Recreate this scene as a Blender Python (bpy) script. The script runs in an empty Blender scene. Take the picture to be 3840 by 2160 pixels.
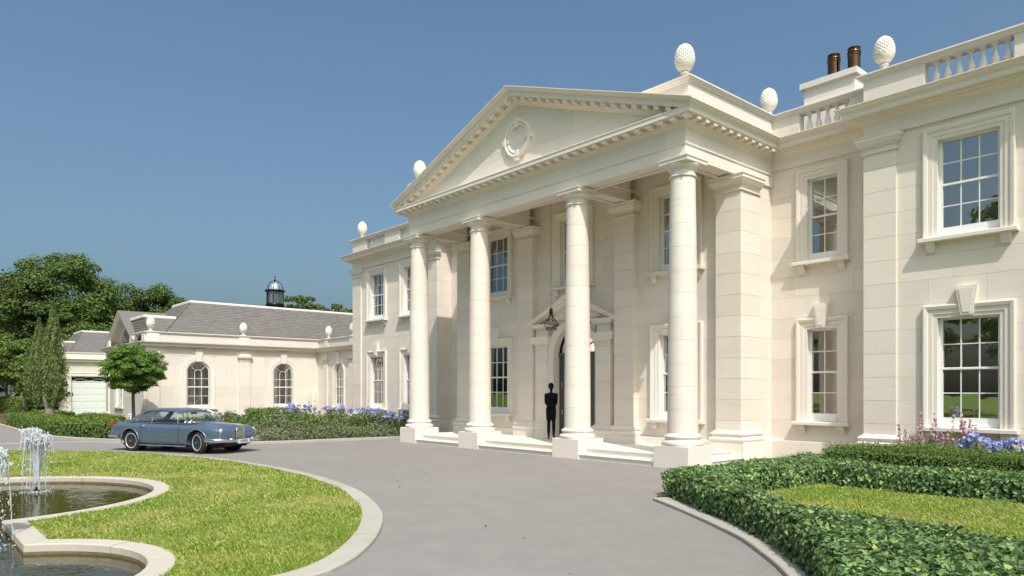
import bpy, bmesh, math, random
import numpy as np
from mathutils import Vector, Matrix

random.seed(7)
RNG = np.random.default_rng(11)
S = bpy.context.scene
COL = S.collection
R = math.radians

# ---------------------------------------------------------------- camera
cam_d = bpy.data.cameras.new('camera')
cam = bpy.data.objects.new('camera', cam_d)
COL.objects.link(cam)
cam.location = (0, 0, 1.85)
cam.rotation_euler = (R(90), 0, R(48.8))
cam_d.sensor_width = 36.0
cam_d.lens = 25.125
cam_d.shift_y = 386.0 / 3840.0
cam_d.clip_start = 0.1
cam_d.clip_end = 3000
S.camera = cam

# ---------------------------------------------------------------- sky, sun, exposure
SUN = Vector((1.9, -1.0, 2.95)).normalized()          # towards the sun
world = bpy.data.worlds.new('World')
S.world = world
world.use_nodes = True
wn = world.node_tree
wn.nodes.clear()
sky = wn.nodes.new('ShaderNodeTexSky')
sky.sky_type = 'NISHITA'
sky.sun_disc = False
sky.sun_elevation = math.asin(SUN.z)
sky.sun_rotation = math.atan2(SUN.x, SUN.y)
sky.altitude = 0
sky.air_density = 1.0
sky.dust_density = 6.0
sky.ozone_density = 4.0
bg = wn.nodes.new('ShaderNodeBackground')
bg.inputs['Strength'].default_value = 0.101
wo = wn.nodes.new('ShaderNodeOutputWorld')
tint = wn.nodes.new('ShaderNodeMix')                  # white balance of the sky light, even over the whole sky
tint.data_type = 'RGBA'; tint.blend_type = 'MULTIPLY'
tint.inputs[0].default_value = 1.0
tint.inputs[7].default_value = (0.79, 0.90, 0.86, 1)
wn.links.new(sky.outputs[0], tint.inputs[6])
wn.links.new(tint.outputs[2], bg.inputs['Color'])
wn.links.new(bg.outputs[0], wo.inputs['Surface'])

sun_d = bpy.data.lights.new('sun', 'SUN')
sun_d.energy = 2.15
sun_d.angle = R(0.53)
sun_d.color = (1.0, 0.967, 0.915)
sun = bpy.data.objects.new('sun', sun_d)
COL.objects.link(sun)
sun.location = (30, -20, 60)
sun.rotation_euler = (-SUN).to_track_quat('-Z', 'Y').to_euler()

vs = S.view_settings
vs.view_transform = 'Standard'
vs.look = 'None'
vs.exposure = 0.82
vs.gamma = 1.0
vs.use_curve_mapping = False

# ---------------------------------------------------------------- helpers
def tag(o, label=None, cat=None, group=None, kind=None):
    if label: o['label'] = label
    if cat: o['category'] = cat
    if group: o['group'] = group
    if kind: o['kind'] = kind
    return o

def thing(name, label, cat, loc=(0, 0, 0), rotz=0.0, group=None):
    o = bpy.data.objects.new(name, None)
    o.empty_display_size = 0.2
    COL.objects.link(o)
    o.location = loc
    o.rotation_euler = (0, 0, rotz)
    return tag(o, label, cat, group)

def attach(o, parent, world_coords=True):
    if parent is None:
        return o
    o.parent = parent
    if world_coords:                     # mesh is written in world coordinates
        p, M = parent, Matrix.Identity(4)
        chain = []
        while p is not None:
            chain.append(p); p = p.parent
        for q in reversed(chain):
            M = M @ q.matrix_parent_inverse @ Matrix.LocRotScale(q.location, q.rotation_euler, q.scale)
        o.matrix_parent_inverse = M.inverted()
    return o

def link_mesh(name, me, mat=None, parent=None, world_coords=True):
    if mat is not None and not me.materials:
        me.materials.append(mat)
    o = bpy.data.objects.new(name, me)
    COL.objects.link(o)
    return attach(o, parent, world_coords)

def copy_tree(o, parent=None):
    c = o.copy()
    COL.objects.link(c)
    c.parent = parent
    if parent is not None:
        c.matrix_parent_inverse = o.matrix_parent_inverse.copy()
    for ch in o.children:
        copy_tree(ch, c)
    return c

class MB:
    def __init__(s):
        s.v = []; s.f = []
    def add(s, vs, fs):
        o = len(s.v)
        s.v.extend(tuple(map(float, v)) for v in vs)
        s.f.extend(tuple(i + o for i in f) for f in fs)
        return s
    def box(s, x0, x1, y0, y1, z0, z1):
        return s.add([(x0,y0,z0),(x1,y0,z0),(x1,y1,z0),(x0,y1,z0),(x0,y0,z1),(x1,y0,z1),(x1,y1,z1),(x0,y1,z1)],
                     [(0,3,2,1),(4,5,6,7),(0,1,5,4),(1,2,6,5),(2,3,7,6),(3,0,4,7)])
    def cbox(s, x0, x1, y0, y1, z0, z1, b=0.008):
        """box with chamfered top and vertical edges kept cheap: chamfer on the top rim"""
        return s.add([(x0,y0,z0),(x1,y0,z0),(x1,y1,z0),(x0,y1,z0),(x0,y0,z1-b),(x1,y0,z1-b),(x1,y1,z1-b),(x0,y1,z1-b),
                      (x0+b,y0+b,z1),(x1-b,y0+b,z1),(x1-b,y1-b,z1),(x0+b,y1-b,z1)],
                     [(0,3,2,1),(8,9,10,11),(0,1,5,4),(1,2,6,5),(2,3,7,6),(3,0,4,7),(4,5,9,8),(5,6,10,9),(6,7,11,10),(7,4,8,11)])
    def prism(s, poly, a0, a1, axis='y'):
        """poly in the two other axes (x,z for 'y'; y,z for 'x'; x,y for 'z')"""
        n = len(poly)
        def P(p, a):
            if axis == 'y': return (p[0], a, p[1])
            if axis == 'x': return (a, p[0], p[1])
            return (p[0], p[1], a)
        vs = [P(p, a0) for p in poly] + [P(p, a1) for p in poly]
        fs = [tuple(range(n)), tuple(range(2*n-1, n-1, -1))]
        fs += [(i, (i+1) % n, n + (i+1) % n, n + i) for i in range(n)]
        return s.add(vs, fs)
    def lathe(s, prof, cx=0, cy=0, n=24, z0=0.0, sq=False):
        """prof [(r,z)]; sq: square (4 sides) instead of round"""
        m = 4 if sq else n
        off = math.pi/4 if sq else 0
        k = math.sqrt(2) if sq else 1
        vs = []
        for r, z in prof:
            for i in range(m):
                a = off + 2*math.pi*i/m
                vs.append((cx + r*k*math.cos(a), cy + r*k*math.sin(a), z0 + z))
        fs = []
        for j in range(len(prof)-1):
            for i in range(m):
                a, b = j*m+i, j*m+(i+1) % m
                fs.append((a, b, b+m, a+m))
        fs.append(tuple(range(m-1, -1, -1)))
        fs.append(tuple((len(prof)-1)*m + i for i in range(m)))
        return s.add(vs, fs)
    def sweep(s, prof, path, closed=False, caps=True):
        """prof [(p,z)]: p = distance to the right of travel; path [(x,y)]"""
        n = len(path); m = len(prof)
        vs = []
        for i in range(n):
            p = Vector(path[i][:2])
            a = Vector(path[i-1][:2]) if (i > 0 or closed) else None
            b = Vector(path[(i+1) % n][:2]) if (i < n-1 or closed) else None
            d0 = (p-a).normalized() if a is not None else None
            d1 = (b-p).normalized() if b is not None else None
            if d0 is None: d0 = d1
            if d1 is None: d1 = d0
            n0 = Vector((d0.y, -d0.x)); n1 = Vector((d1.y, -d1.x))
            mm = n0 + n1
            if mm.length < 1e-6: mm = n0.copy()
            mm.normalize()
            k = 1.0/max(0.3, mm.dot(n0))
            for q, z in prof:
                vs.append((p.x + mm.x*k*q, p.y + mm.y*k*q, z))
        fs = []
        for i in range(n if closed else n-1):
            j = (i+1) % n
            for t in range(m):
                u = (t+1) % m
                fs.append((i*m+t, j*m+t, j*m+u, i*m+u))
        if not closed and caps:
            fs.append(tuple(range(m)))
            fs.append(tuple((n-1)*m + t for t in range(m-1, -1, -1)))
        return s.add(vs, fs)
    def tube(s, pts, r, n=6, closed=False, r1=None):
        pts = [Vector(p) for p in pts]
        N = len(pts)
        vs = []
        up = Vector((0, 0, 1))
        prev = None
        for i, p in enumerate(pts):
            if closed:
                t = (pts[(i+1) % N] - pts[i-1])
            else:
                t = pts[min(i+1, N-1)] - pts[max(i-1, 0)]
            t = t.normalized() if t.length > 1e-9 else Vector((0, 0, 1))
            if prev is None:
                ref = up if abs(t.z) < 0.9 else Vector((1, 0, 0))
                a = t.cross(ref).normalized()
            else:
                a = (prev - t*prev.dot(t))
                a = a.normalized() if a.length > 1e-6 else t.orthogonal().normalized()
            prev = a
            b = t.cross(a)
            rr = r if r1 is None else r + (r1-r)*i/max(1, N-1)
            for k in range(n):
                an = 2*math.pi*k/n
                vs.append(p + a*rr*math.cos(an) + b*rr*math.sin(an))
        fs = []
        for i in range(N if closed else N-1):
            j = (i+1) % N
            for k in range(n):
                l = (k+1) % n
                fs.append((i*n+k, i*n+l, j*n+l, j*n+k))
        if not closed:
            fs.append(tuple(range(n-1, -1, -1)))
            fs.append(tuple((N-1)*n + k for k in range(n)))
        return s.add(vs, fs)
    def ball(s, c, r, nu=8, nv=5, sz=1.0):
        prof = [(max(1e-4, r*math.sin(math.pi*j/nv)), -r*sz*math.cos(math.pi*j/nv)) for j in range(nv+1)]
        return s.lathe(prof, c[0], c[1], nu, c[2])
    def mesh(s, name):
        me = bpy.data.meshes.new(name)
        me.from_pydata(s.v, [], s.f)
        me.update()
        return me
    def obj(s, name, mat, parent=None, smooth=None, world_coords=True):
        me = s.mesh(name)
        if smooth is not None:
            me.polygons.foreach_set('use_smooth', [True]*len(me.polygons))
            me.set_sharp_from_angle(angle=R(smooth))
        return link_mesh(name, me, mat, parent, world_coords)

def np_mesh(name, verts, faces_flat, per, smooth=False):
    """fast mesh from arrays: every face has `per` corners"""
    me = bpy.data.meshes.new(name)
    nv = len(verts); nf = len(faces_flat)//per
    me.vertices.add(nv)
    me.vertices.foreach_set('co', np.asarray(verts, dtype=np.float32).ravel())
    me.loops.add(nf*per)
    me.loops.foreach_set('vertex_index', np.asarray(faces_flat, dtype=np.int32))
    me.polygons.add(nf)
    me.polygons.foreach_set('loop_start', np.arange(0, nf*per, per, dtype=np.int32))
    me.polygons.foreach_set('use_smooth', np.full(nf, smooth))
    me.update(calc_edges=True)
    return me

def spline(pts, step=0.25, closed=False):
    """Catmull-Rom through pts, resampled"""
    P = [Vector((p[0], p[1])) for p in pts]
    n = len(P); out = []
    for i in range(n if closed else n-1):
        p0 = P[i-1] if (i > 0 or closed) else P[0]*2-P[1]
        p1 = P[i]; p2 = P[(i+1) % n]
        p3 = P[(i+2) % n] if (i+2 < n or closed) else P[-1]*2-P[-2]
        k = max(2, int((p2-p1).length/step))
        for j in range(k):
            t = j/k
            q = 0.5*((2*p1) + (p2-p0)*t + (2*p0-5*p1+4*p2-p3)*t*t + (3*p1-p0-3*p2+p3)*t**3)
            out.append((q.x, q.y))
    if not closed: out.append((P[-1].x, P[-1].y))
    return out

def offset(path, d, closed=False):
    """shift a path to the right of travel"""
    mb = MB().sweep([(d, 0)], path, closed, caps=False)
    return [(v[0], v[1]) for v in mb.v]

def inside(poly, xs, ys):
    poly = np.asarray(poly); x = np.asarray(xs); y = np.asarray(ys)
    r = np.zeros(len(x), bool)
    n = len(poly); j = n-1
    for i in range(n):
        xi, yi = poly[i]; xj, yj = poly[j]
        c = ((yi > y) != (yj > y)) & (x < (xj-xi)*(y-yi)/(yj-yi+1e-12)+xi)
        r ^= c
        j = i
    return r

def fill(name, outer, mat, z, holes=(), parent=None):
    bm = bmesh.new()
    edges = []
    for loop in [outer, *holes]:
        vs = [bm.verts.new((p[0], p[1], z)) for p in loop]
        for i in range(len(vs)):
            edges.append(bm.edges.new((vs[i], vs[(i+1) % len(vs)])))
    bmesh.ops.triangle_fill(bm, use_beauty=True, use_dissolve=False, edges=edges)
    bmesh.ops.recalc_face_normals(bm, faces=bm.faces)
    for f in bm.faces:
        if f.normal.z < 0: f.normal_flip()
    me = bpy.data.meshes.new(name)
    bm.to_mesh(me); bm.free()
    return link_mesh(name, me, mat, parent)

# ---------------------------------------------------------------- materials
class NT:
    def __init__(s, name):
        s.m = bpy.data.materials.new(name)
        s.m.use_nodes = True
        s.t = s.m.node_tree
        s.t.nodes.clear()
        s.out = s.t.nodes.new('ShaderNodeOutputMaterial')
    def n(s, typ, ins=None, **kw):
        nd = s.t.nodes.new('ShaderNode' + typ)
        for k, v in kw.items(): setattr(nd, k, v)
        if ins:
            for k, v in ins.items():
                sock = nd.inputs[k]
                if hasattr(v, 'is_output') or isinstance(v, bpy.types.NodeSocket):
                    s.t.links.new(v, sock)
                else:
                    sock.default_value = v
        return nd
    def link(s, a, b): s.t.links.new(a, b)
    def surf(s, sock): s.t.links.new(sock, s.out.inputs['Surface']); return s.m
    def coords(s, scale=(1, 1, 1), jitter=True):
        tc = s.n('TexCoord')
        vec = tc.outputs['Object']
        if jitter:
            oi = s.n('ObjectInfo')
            mul = s.n('Math', {0: oi.outputs['Random'], 1: 37.0}, operation='MULTIPLY')
            add = s.n('VectorMath', {0: vec, 1: mul.outputs[0]}, operation='ADD')
            vec = add.outputs[0]
        mp = s.n('Mapping', {'Vector': vec, 'Scale': scale})
        return mp.outputs[0]
    def noise(s, vec, scale, detail=3, rough=0.55, dist=0.0):
        return s.n('TexNoise', {'Vector': vec, 'Scale': scale, 'Detail': detail, 'Roughness': rough, 'Distortion': dist}).outputs['Fac']
    def ramp(s, fac, stops, interp='LINEAR'):
        r = s.n('ValToRGB', {'Fac': fac})
        r.color_ramp.interpolation = interp
        e = r.color_ramp.elements
        while len(e) < len(stops): e.new(0.5)
        for el, (p, c) in zip(e, stops):
            el.position = p
            el.color = (c[0], c[1], c[2], 1) if hasattr(c, '__len__') else (c, c, c, 1)
        return r.outputs['Color']
    def mix(s, fac, a, b, mode='MIX'):
        nd = s.n('Mix', data_type='RGBA', blend_type=mode)
        for sock, v in ((nd.inputs[0], fac), (nd.inputs[6], a), (nd.inputs[7], b)):
            if isinstance(v, bpy.types.NodeSocket): s.t.links.new(v, sock)
            elif hasattr(v, '__len__'): sock.default_value = (v[0], v[1], v[2], 1)
            else: sock.default_value = v
        return nd.outputs[2]
    def bsdf(s, color, rough=0.6, metal=0.0, spec=0.5, bump=None, bump_d=0.01, bump_s=0.4, **kw):
        p = s.n('BsdfPrincipled')
        for k, v in (('Base Color', color), ('Roughness', rough), ('Metallic', metal), ('Specular IOR Level', spec)):
            if isinstance(v, bpy.types.NodeSocket): s.t.links.new(v, p.inputs[k])
            elif hasattr(v, '__len__'): p.inputs[k].default_value = (v[0], v[1], v[2], 1)
            else: p.inputs[k].default_value = v
        for k, v in kw.items():
            p.inputs[k].default_value = v
        if bump is not None:
            b = s.n('Bump', {'Height': bump, 'Distance': bump_d, 'Strength': bump_s})
            s.t.links.new(b.outputs[0], p.inputs['Normal'])
        return p.outputs[0]

def plain(name, col, rough=0.6, metal=0.0, spec=0.5, nscale=20, amt=0.12, **kw):
    t = NT(name)
    v = t.coords()
    nz = t.noise(v, nscale, 3)
    d = tuple(c*(1-amt) for c in col); l = tuple(min(1, c*(1+amt)) for c in col)
    c = t.mix(nz, d, l)
    return t.surf(t.bsdf(c, rough, metal, spec, **kw))

def stone_mat(name, a, b, vein, k=1.0, rough=0.75, island=False):
    t = NT(name)
    v = t.coords((1, 1, 6))
    vb = t.coords((1, 1, 1))
    big = t.noise(v, 0.9, 4, 0.6, 0.4)
    fine = t.noise(v, 9.0, 5, 0.7)
    c = t.mix(big, a, b)
    c = t.mix(t.ramp(fine, [(0.35, 0.0), (0.75, 0.35)]), c, tuple(x*0.86 for x in a))
    veins = t.noise(t.coords((0.55, 0.55, 7)), 1.3, 6, 0.75, 1.4)
    c = t.mix(t.ramp(veins, [(0.585, 0.0), (0.68, 0.65*k), (0.75, 0.2*k)]), c, vein)
    pit = t.noise(t.coords((1, 1, 2.2)), 55.0, 2, 0.6)
    c = t.mix(t.ramp(pit, [(0.70, 0.0), (0.78, 0.38)]), c, tuple(x*0.42 for x in a))
    oi = t.n('ObjectInfo')
    src = t.n('NewGeometry').outputs['Random Per Island'] if island else oi.outputs['Random']
    rnd = t.ramp(src, [(0.0, 0.94), (1.0, 1.03)])
    c = t.mix(1.0, c, rnd, 'MULTIPLY')
    dirt = t.noise(vb, 0.55, 5, 0.65)
    c = t.mix(t.ramp(dirt, [(0.45, 0.0), (0.8, 0.28)]), c, tuple(x*0.82 for x in b))
    drip = t.noise(t.coords((3.5, 3.5, 0.22)), 1.6, 5, 0.6)
    c = t.mix(t.ramp(drip, [(0.56, 0.0), (0.78, 0.22)]), c, tuple(x*0.74 for x in b))
    return t.surf(t.bsdf(c, rough, 0, 0.25, bump=t.mix(0.5, fine, pit), bump_d=0.006, bump_s=0.35))

M = {}
M['stone'] = stone_mat('limestone', (0.828, 0.742, 0.655), (0.788, 0.697, 0.602), (0.68, 0.51, 0.34))
M['stonefar'] = stone_mat('limestone_far', (0.828, 0.742, 0.655), (0.788, 0.697, 0.602), (0.68, 0.51, 0.34), island=True)
M['trim'] = stone_mat('limestone_trim', (0.835, 0.753, 0.67), (0.81, 0.726, 0.64), (0.72, 0.57, 0.42), 0.6)
M['mortar'] = plain('mortar', (0.58, 0.505, 0.42), 0.9, nscale=30)
M['cast'] = stone_mat('cast_stone', (0.82, 0.75, 0.67), (0.78, 0.705, 0.62), (0.58, 0.52, 0.42), 0.3)
M['step'] = stone_mat('step_stone', (0.80, 0.75, 0.66), (0.76, 0.70, 0.60), (0.58, 0.48, 0.35), 0.4)
M['white'] = plain('white_paint', (0.80, 0.79, 0.77), 0.45, spec=0.4, nscale=6, amt=0.03)
M['garage'] = plain('garage_paint', (0.74, 0.73, 0.71), 0.5, spec=0.35, nscale=3, amt=0.04)
M['lead'] = plain('lead_sheet', (0.10, 0.105, 0.11), 0.6, nscale=4, amt=0.2)
M['black'] = plain('black_iron', (0.014, 0.014, 0.016), 0.38, 0.6, nscale=30, amt=0.2)
M['door'] = plain('door_paint', (0.085, 0.09, 0.098), 0.38, spec=0.5, nscale=4, amt=0.08)
M['ceiling'] = plain('ceiling_plaster', (0.80, 0.73, 0.60), 0.8, nscale=2, amt=0.03)
M['room'] = plain('room_plaster', (0.80, 0.69, 0.54), 0.85, nscale=1.5, amt=0.08)
M['curtain'] = plain('curtain_cloth', (0.70, 0.62, 0.50), 0.9, nscale=8, amt=0.1)

def glass_mat(name, tint=(0.86, 0.84, 0.80), rough=0.005, ior=1.5, boost=1.0, base=0.0):
    t = NT(name)
    fr = t.n('Fresnel', {'IOR': ior})
    f0 = t.n('Math', {0: fr.outputs[0], 1: boost}, operation='MULTIPLY')
    f = t.n('Math', {0: f0.outputs[0], 1: base}, operation='ADD', use_clamp=True)
    wob = t.noise(t.coords((1, 1, 1)), 1.6, 2)
    b = t.n('Bump', {'Height': wob, 'Distance': 0.02, 'Strength': 0.06})
    gl = t.n('BsdfGlossy', {'Color': (1, 1, 1, 1), 'Roughness': rough, 'Normal': b.outputs[0]})
    tr = t.n('BsdfTransparent', {'Color': (*tint, 1)})
    mx = t.n('MixShader', {0: f.outputs[0], 1: tr.outputs[0], 2: gl.outputs[0]})
    return t.surf(mx.outputs[0])
M['glass'] = glass_mat('window_glass', (0.96, 0.95, 0.92), boost=1.3, base=0.19)
M['carglass'] = glass_mat('car_glass', (0.80, 0.86, 0.84), boost=1.3)

def slate_mat():
    t = NT('roof_slate')
    v = t.coords((1, 1, 1))
    g = t.n('NewGeometry')
    c = t.ramp(g.outputs['Random Per Island'], [(0.0, (0.155, 0.138, 0.125)), (0.5, (0.175, 0.157, 0.143)), (1.0, (0.195, 0.176, 0.161))])
    oi = t.n('ObjectInfo')
    c = t.mix(1.0, c, t.ramp(oi.outputs['Random'], [(0.0, 0.95), (1.0, 1.05)]), 'MULTIPLY')
    nz = t.noise(v, 7, 4)
    c = t.mix(t.ramp(nz, [(0.4, 0.0), (0.75, 0.35)]), c, (0.15, 0.14, 0.125))
    return t.surf(t.bsdf(c, 0.7, 0, 0.3, bump=nz, bump_d=0.01))
M['slate'] = slate_mat()

def asphalt_mat():
    t = NT('asphalt')
    v = t.coords(jitter=False)
    big = t.noise(v, 0.22, 5, 0.6, 0.3)
    mid = t.noise(v, 2.2, 4, 0.6)
    grit = t.noise(v, 55, 3, 0.75)
    c = t.mix(big, (0.232, 0.204, 0.190), (0.275, 0.245, 0.228))
    c = t.mix(t.ramp(mid, [(0.42, 0.0), (0.72, 0.5)]), c, (0.208, 0.184, 0.172))
    c = t.mix(t.ramp(grit, [(0.52, 0.0), (0.72, 0.6)]), c, (0.40, 0.375, 0.35))
    c = t.mix(t.ramp(grit, [(0.25, 0.7), (0.42, 0.0)]), c, (0.13, 0.121, 0.113))
    tracks = t.noise(t.coords((1, 1, 1), False), 0.75, 2, 0.4, 1.5)
    c = t.mix(t.ramp(tracks, [(0.53, 0.0), (0.66, 0.14), (0.8, 0.0)]), c, (0.345, 0.305, 0.282))
    crk = t.n('TexVoronoi', {'Vector': v, 'Scale': 0.42, 'Randomness': 1.0}, feature='DISTANCE_TO_EDGE')
    wv = t.noise(v, 3.0, 4)
    cd = t.n('Math', {0: crk.outputs['Distance'], 1: t.n('Math', {0: wv, 1: 0.02}, operation='MULTIPLY').outputs[0]}, operation='ADD')
    c = t.mix(t.ramp(cd.outputs[0], [(0.0095, 0.3), (0.0135, 0.0)]), c, (0.13, 0.121, 0.113))
    return t.surf(t.bsdf(c, 0.88, 0, 0.25, bump=grit, bump_d=0.006, bump_s=0.6))
M['asphalt'] = asphalt_mat()

def soil_like(name, a, b, scale=3.0, rough=0.95):
    t = NT(name)
    v = t.coords(jitter=False)
    c = t.mix(t.noise(v, scale, 6, 0.7), a, b)
    f = t.noise(v, scale*14, 3, 0.7)
    c = t.mix(t.ramp(f, [(0.4, 0), (0.7, 0.6)]), c, tuple(x*0.5 for x in a))
    return t.surf(t.bsdf(c, rough, 0, 0.15, bump=f, bump_d=0.03, bump_s=0.6))
M['soil'] = soil_like('soil', (0.11, 0.075, 0.045), (0.17, 0.12, 0.075))
M['turf'] = soil_like('turf', (0.15, 0.20, 0.03), (0.30, 0.30, 0.07), 1.2)
M['field'] = soil_like('field_grass', (0.15, 0.23, 0.035), (0.24, 0.30, 0.06), 0.3)
M['gravel_line'] = plain('pale_stone_band', (0.52, 0.49, 0.44), 0.85, nscale=25, amt=0.15)
M['kerb'] = stone_mat('kerb_stone', (0.47, 0.435, 0.375), (0.39, 0.355, 0.30), (0.36, 0.28, 0.19), 0.7, 0.9)
M['rim'] = stone_mat('pool_rim_stone', (0.56, 0.51, 0.43), (0.47, 0.42, 0.345), (0.43, 0.34, 0.24), 0.7, 0.85)

def leaf_mat(name, dark, mid, light, rough=0.5, trans=0.35, spec=0.35, odd=None, pos=0.0):
    t = NT(name)
    g = t.n('NewGeometry')
    ri = g.outputs['Random Per Island']
    st = [(0.0, dark), (0.5, mid), (0.95, light)]
    if odd: st = [(0.0, dark), (0.48, mid), (0.90, light), (0.97, odd)]
    c = t.ramp(ri, st)
    oi = t.n('ObjectInfo')
    c = t.mix(1.0, c, t.ramp(oi.outputs['Random'], [(0.0, 0.85), (1.0, 1.15)]), 'MULTIPLY')
    if pos:
        nz = t.noise(t.coords(jitter=False), pos, 3)
        c = t.mix(t.ramp(nz, [(0.4, 0.0), (0.7, 0.6)]), c, light)
    p = t.bsdf(c, rough, 0, spec)
    tl = t.n('BsdfTranslucent', {'Color': c})
    mx = t.n('MixShader', {0: trans, 1: p, 2: tl.outputs[0]})
    return t.surf(mx.outputs[0])
M['ivy'] = leaf_mat('ivy_leaf', (0.067, 0.119, 0.048), (0.147, 0.245, 0.084), (0.280, 0.420, 0.147), 0.45, 0.28, 0.35, odd=(0.463, 0.532, 0.140))
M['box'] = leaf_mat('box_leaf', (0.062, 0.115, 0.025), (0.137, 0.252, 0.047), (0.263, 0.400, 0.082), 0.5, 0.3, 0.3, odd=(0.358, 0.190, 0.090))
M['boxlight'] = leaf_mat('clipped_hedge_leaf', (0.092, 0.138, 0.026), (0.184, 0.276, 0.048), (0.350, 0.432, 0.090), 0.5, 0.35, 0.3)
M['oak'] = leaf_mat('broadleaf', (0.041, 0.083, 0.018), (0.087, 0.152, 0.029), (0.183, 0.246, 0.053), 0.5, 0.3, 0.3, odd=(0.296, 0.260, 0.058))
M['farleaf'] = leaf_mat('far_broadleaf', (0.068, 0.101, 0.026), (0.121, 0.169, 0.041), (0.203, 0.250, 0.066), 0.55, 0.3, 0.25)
M['round'] = leaf_mat('round_tree_leaf', (0.065, 0.146, 0.022), (0.142, 0.272, 0.040), (0.282, 0.413, 0.075), 0.45, 0.35, 0.35)
M['cypress'] = leaf_mat('cypress_spray', (0.069, 0.103, 0.035), (0.151, 0.198, 0.062), (0.278, 0.321, 0.117), 0.6, 0.2, 0.2)
M['lavender'] = leaf_mat('grey_green_leaf', (0.101, 0.128, 0.058), (0.182, 0.223, 0.111), (0.297, 0.331, 0.182), 0.65, 0.3, 0.2, odd=(0.270, 0.176, 0.117))
M['shrub'] = leaf_mat('mid_green_leaf', (0.068, 0.128, 0.029), (0.143, 0.217, 0.049), (0.255, 0.315, 0.098), 0.55, 0.3, 0.25)
M['dry'] = leaf_mat('dry_stem', (0.22, 0.17, 0.09), (0.31, 0.25, 0.13), (0.40, 0.34, 0.20), 0.8, 0.2, 0.1)
M['blue'] = leaf_mat('blue_petal', (0.20, 0.24, 0.55), (0.34, 0.39, 0.72), (0.60, 0.63, 0.84), 0.6, 0.3, 0.2)
M['pink'] = leaf_mat('pink_petal', (0.45, 0.14, 0.28), (0.62, 0.30, 0.42), (0.80, 0.66, 0.66), 0.6, 0.3, 0.2)
M['whitepetal'] = leaf_mat('cream_petal', (0.66, 0.62, 0.5), (0.75, 0.72, 0.62), (0.8, 0.8, 0.74), 0.6, 0.3, 0.2)
M['deadleaf'] = leaf_mat('dead_leaf', (0.22, 0.10, 0.04), (0.32, 0.17, 0.07), (0.42, 0.27, 0.12), 0.8, 0.1, 0.1)
M['core'] = plain('hedge_twigs', (0.016, 0.022, 0.009), 0.95, nscale=25, amt=0.4)

def grass_mat():
    t = NT('grass_blade')
    g = t.n('NewGeometry')
    v = t.coords(jitter=False)
    c = t.ramp(g.outputs['Random Per Island'], [(0.0, (0.11, 0.20, 0.020)), (0.40, (0.245, 0.36, 0.040)), (0.72, (0.44, 0.51, 0.085)), (1.0, (0.70, 0.65, 0.28))])
    dry = t.noise(v, 0.8, 4, 0.6)
    c = t.mix(t.ramp(dry, [(0.42, 0.0), (0.66, 0.70)]), c, (0.57, 0.53, 0.19))
    lush = t.noise(v, 0.5, 3, 0.5, 0.5)
    c = t.mix(t.ramp(lush, [(0.5, 0.0), (0.7, 0.55)]), c, (0.18, 0.33, 0.028))
    p = t.bsdf(c, 0.55, 0, 0.3)
    tl = t.n('BsdfTranslucent', {'Color': c})
    mx = t.n('MixShader', {0: 0.35, 1: p, 2: tl.outputs[0]})
    return t.surf(mx.outputs[0])
M['grass'] = grass_mat()

def bark_mat(name, a, b):
    t = NT(name)
    v = t.coords((1, 1, 0.25))
    n1 = t.noise(v, 18, 5, 0.7)
    return t.surf(t.bsdf(t.mix(n1, a, b), 0.9, 0, 0.15, bump=n1, bump_d=0.03, bump_s=0.8))
M['bark'] = bark_mat('bark', (0.085, 0.065, 0.048), (0.24, 0.20, 0.16))
M['palebark'] = bark_mat('pale_bark', (0.16, 0.125, 0.10), (0.40, 0.34, 0.29))

def water_mat():
    t = NT('pool_water')
    v = t.coords((1.0, 1.9, 1), False)
    w1 = t.noise(v, 2.1, 3, 0.45, 0.8)
    w2 = t.noise(v, 7.5, 2, 0.5, 0.4)
    h = t.mix(0.28, w1, w2)
    return t.surf(t.bsdf((0.055, 0.042, 0.012), 0.03, 0, 0.5, bump=h, bump_d=0.05, bump_s=0.20, IOR=1.33))
M['water'] = water_mat()

def foam_mat():
    t = NT('white_water')
    p = t.bsdf((0.86, 0.88, 0.90), 0.25, 0, 0.5)
    tl = t.n('BsdfTranslucent', {'Color': (0.9, 0.92, 0.94, 1)})
    mx = t.n('MixShader', {0: 0.45, 1: p, 2: tl.outputs[0]})
    tr = t.n('BsdfTransparent')
    m2 = t.n('MixShader', {0: 0.22, 1: mx.outputs[0], 2: tr.outputs[0]})
    return t.surf(m2.outputs[0])
M['foam'] = foam_mat()
# ================================================================ ground, drive, lawns, pool
mb = MB().add([(-900,-900,-0.12),(900,-900,-0.12),(900,900,-0.12),(-900,900,-0.12)], [(0,1,2,3)])
tag(mb.obj('ground', M['field']), kind='structure')

FAR_KERB = spline([(-23.62, 15.6), (-23.75, 14.5), (-24.0, 12.7), (-24.2, 11.0), (-24.75, 9.4), (-26.1, 7.95), (-28.0, 6.75),
                   (-30.2, 5.8), (-31.9, 5.15), (-34.0, 4.75), (-39.5, 4.55), (-45.7, 4.50), (-56.0, 4.5), (-75.0, 4.5)], 0.3)
drive_poly = [(-75, -14), (14, -14), (14, 17.9), (-24.9, 17.9), (-24.9, 15.8)] + FAR_KERB[2:]

ISL = spline([(-6.45, 2.2), (-6.52, 3.1), (-6.80, 3.62), (-7.26, 4.12), (-8.0, 4.74), (-9.03, 5.42), (-10.08, 5.92), (-11.7, 6.48), (-13.72, 6.86),
              (-15.4, 6.97), (-17.55, 6.92), (-19.2, 6.75), (-20.5, 6.48), (-21.66, 6.10), (-22.9, 5.58), (-24.0, 4.97), (-25.2, 3.8), (-26.4, 2.5),
              (-27.2, 0.8), (-27.3, -2.0), (-25.5, -5.5), (-20, -8.5), (-14.5, -9.2), (-9.5, -7.6), (-6.9, -4), (-6.4, -0.5)], 0.3, closed=True)
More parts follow.
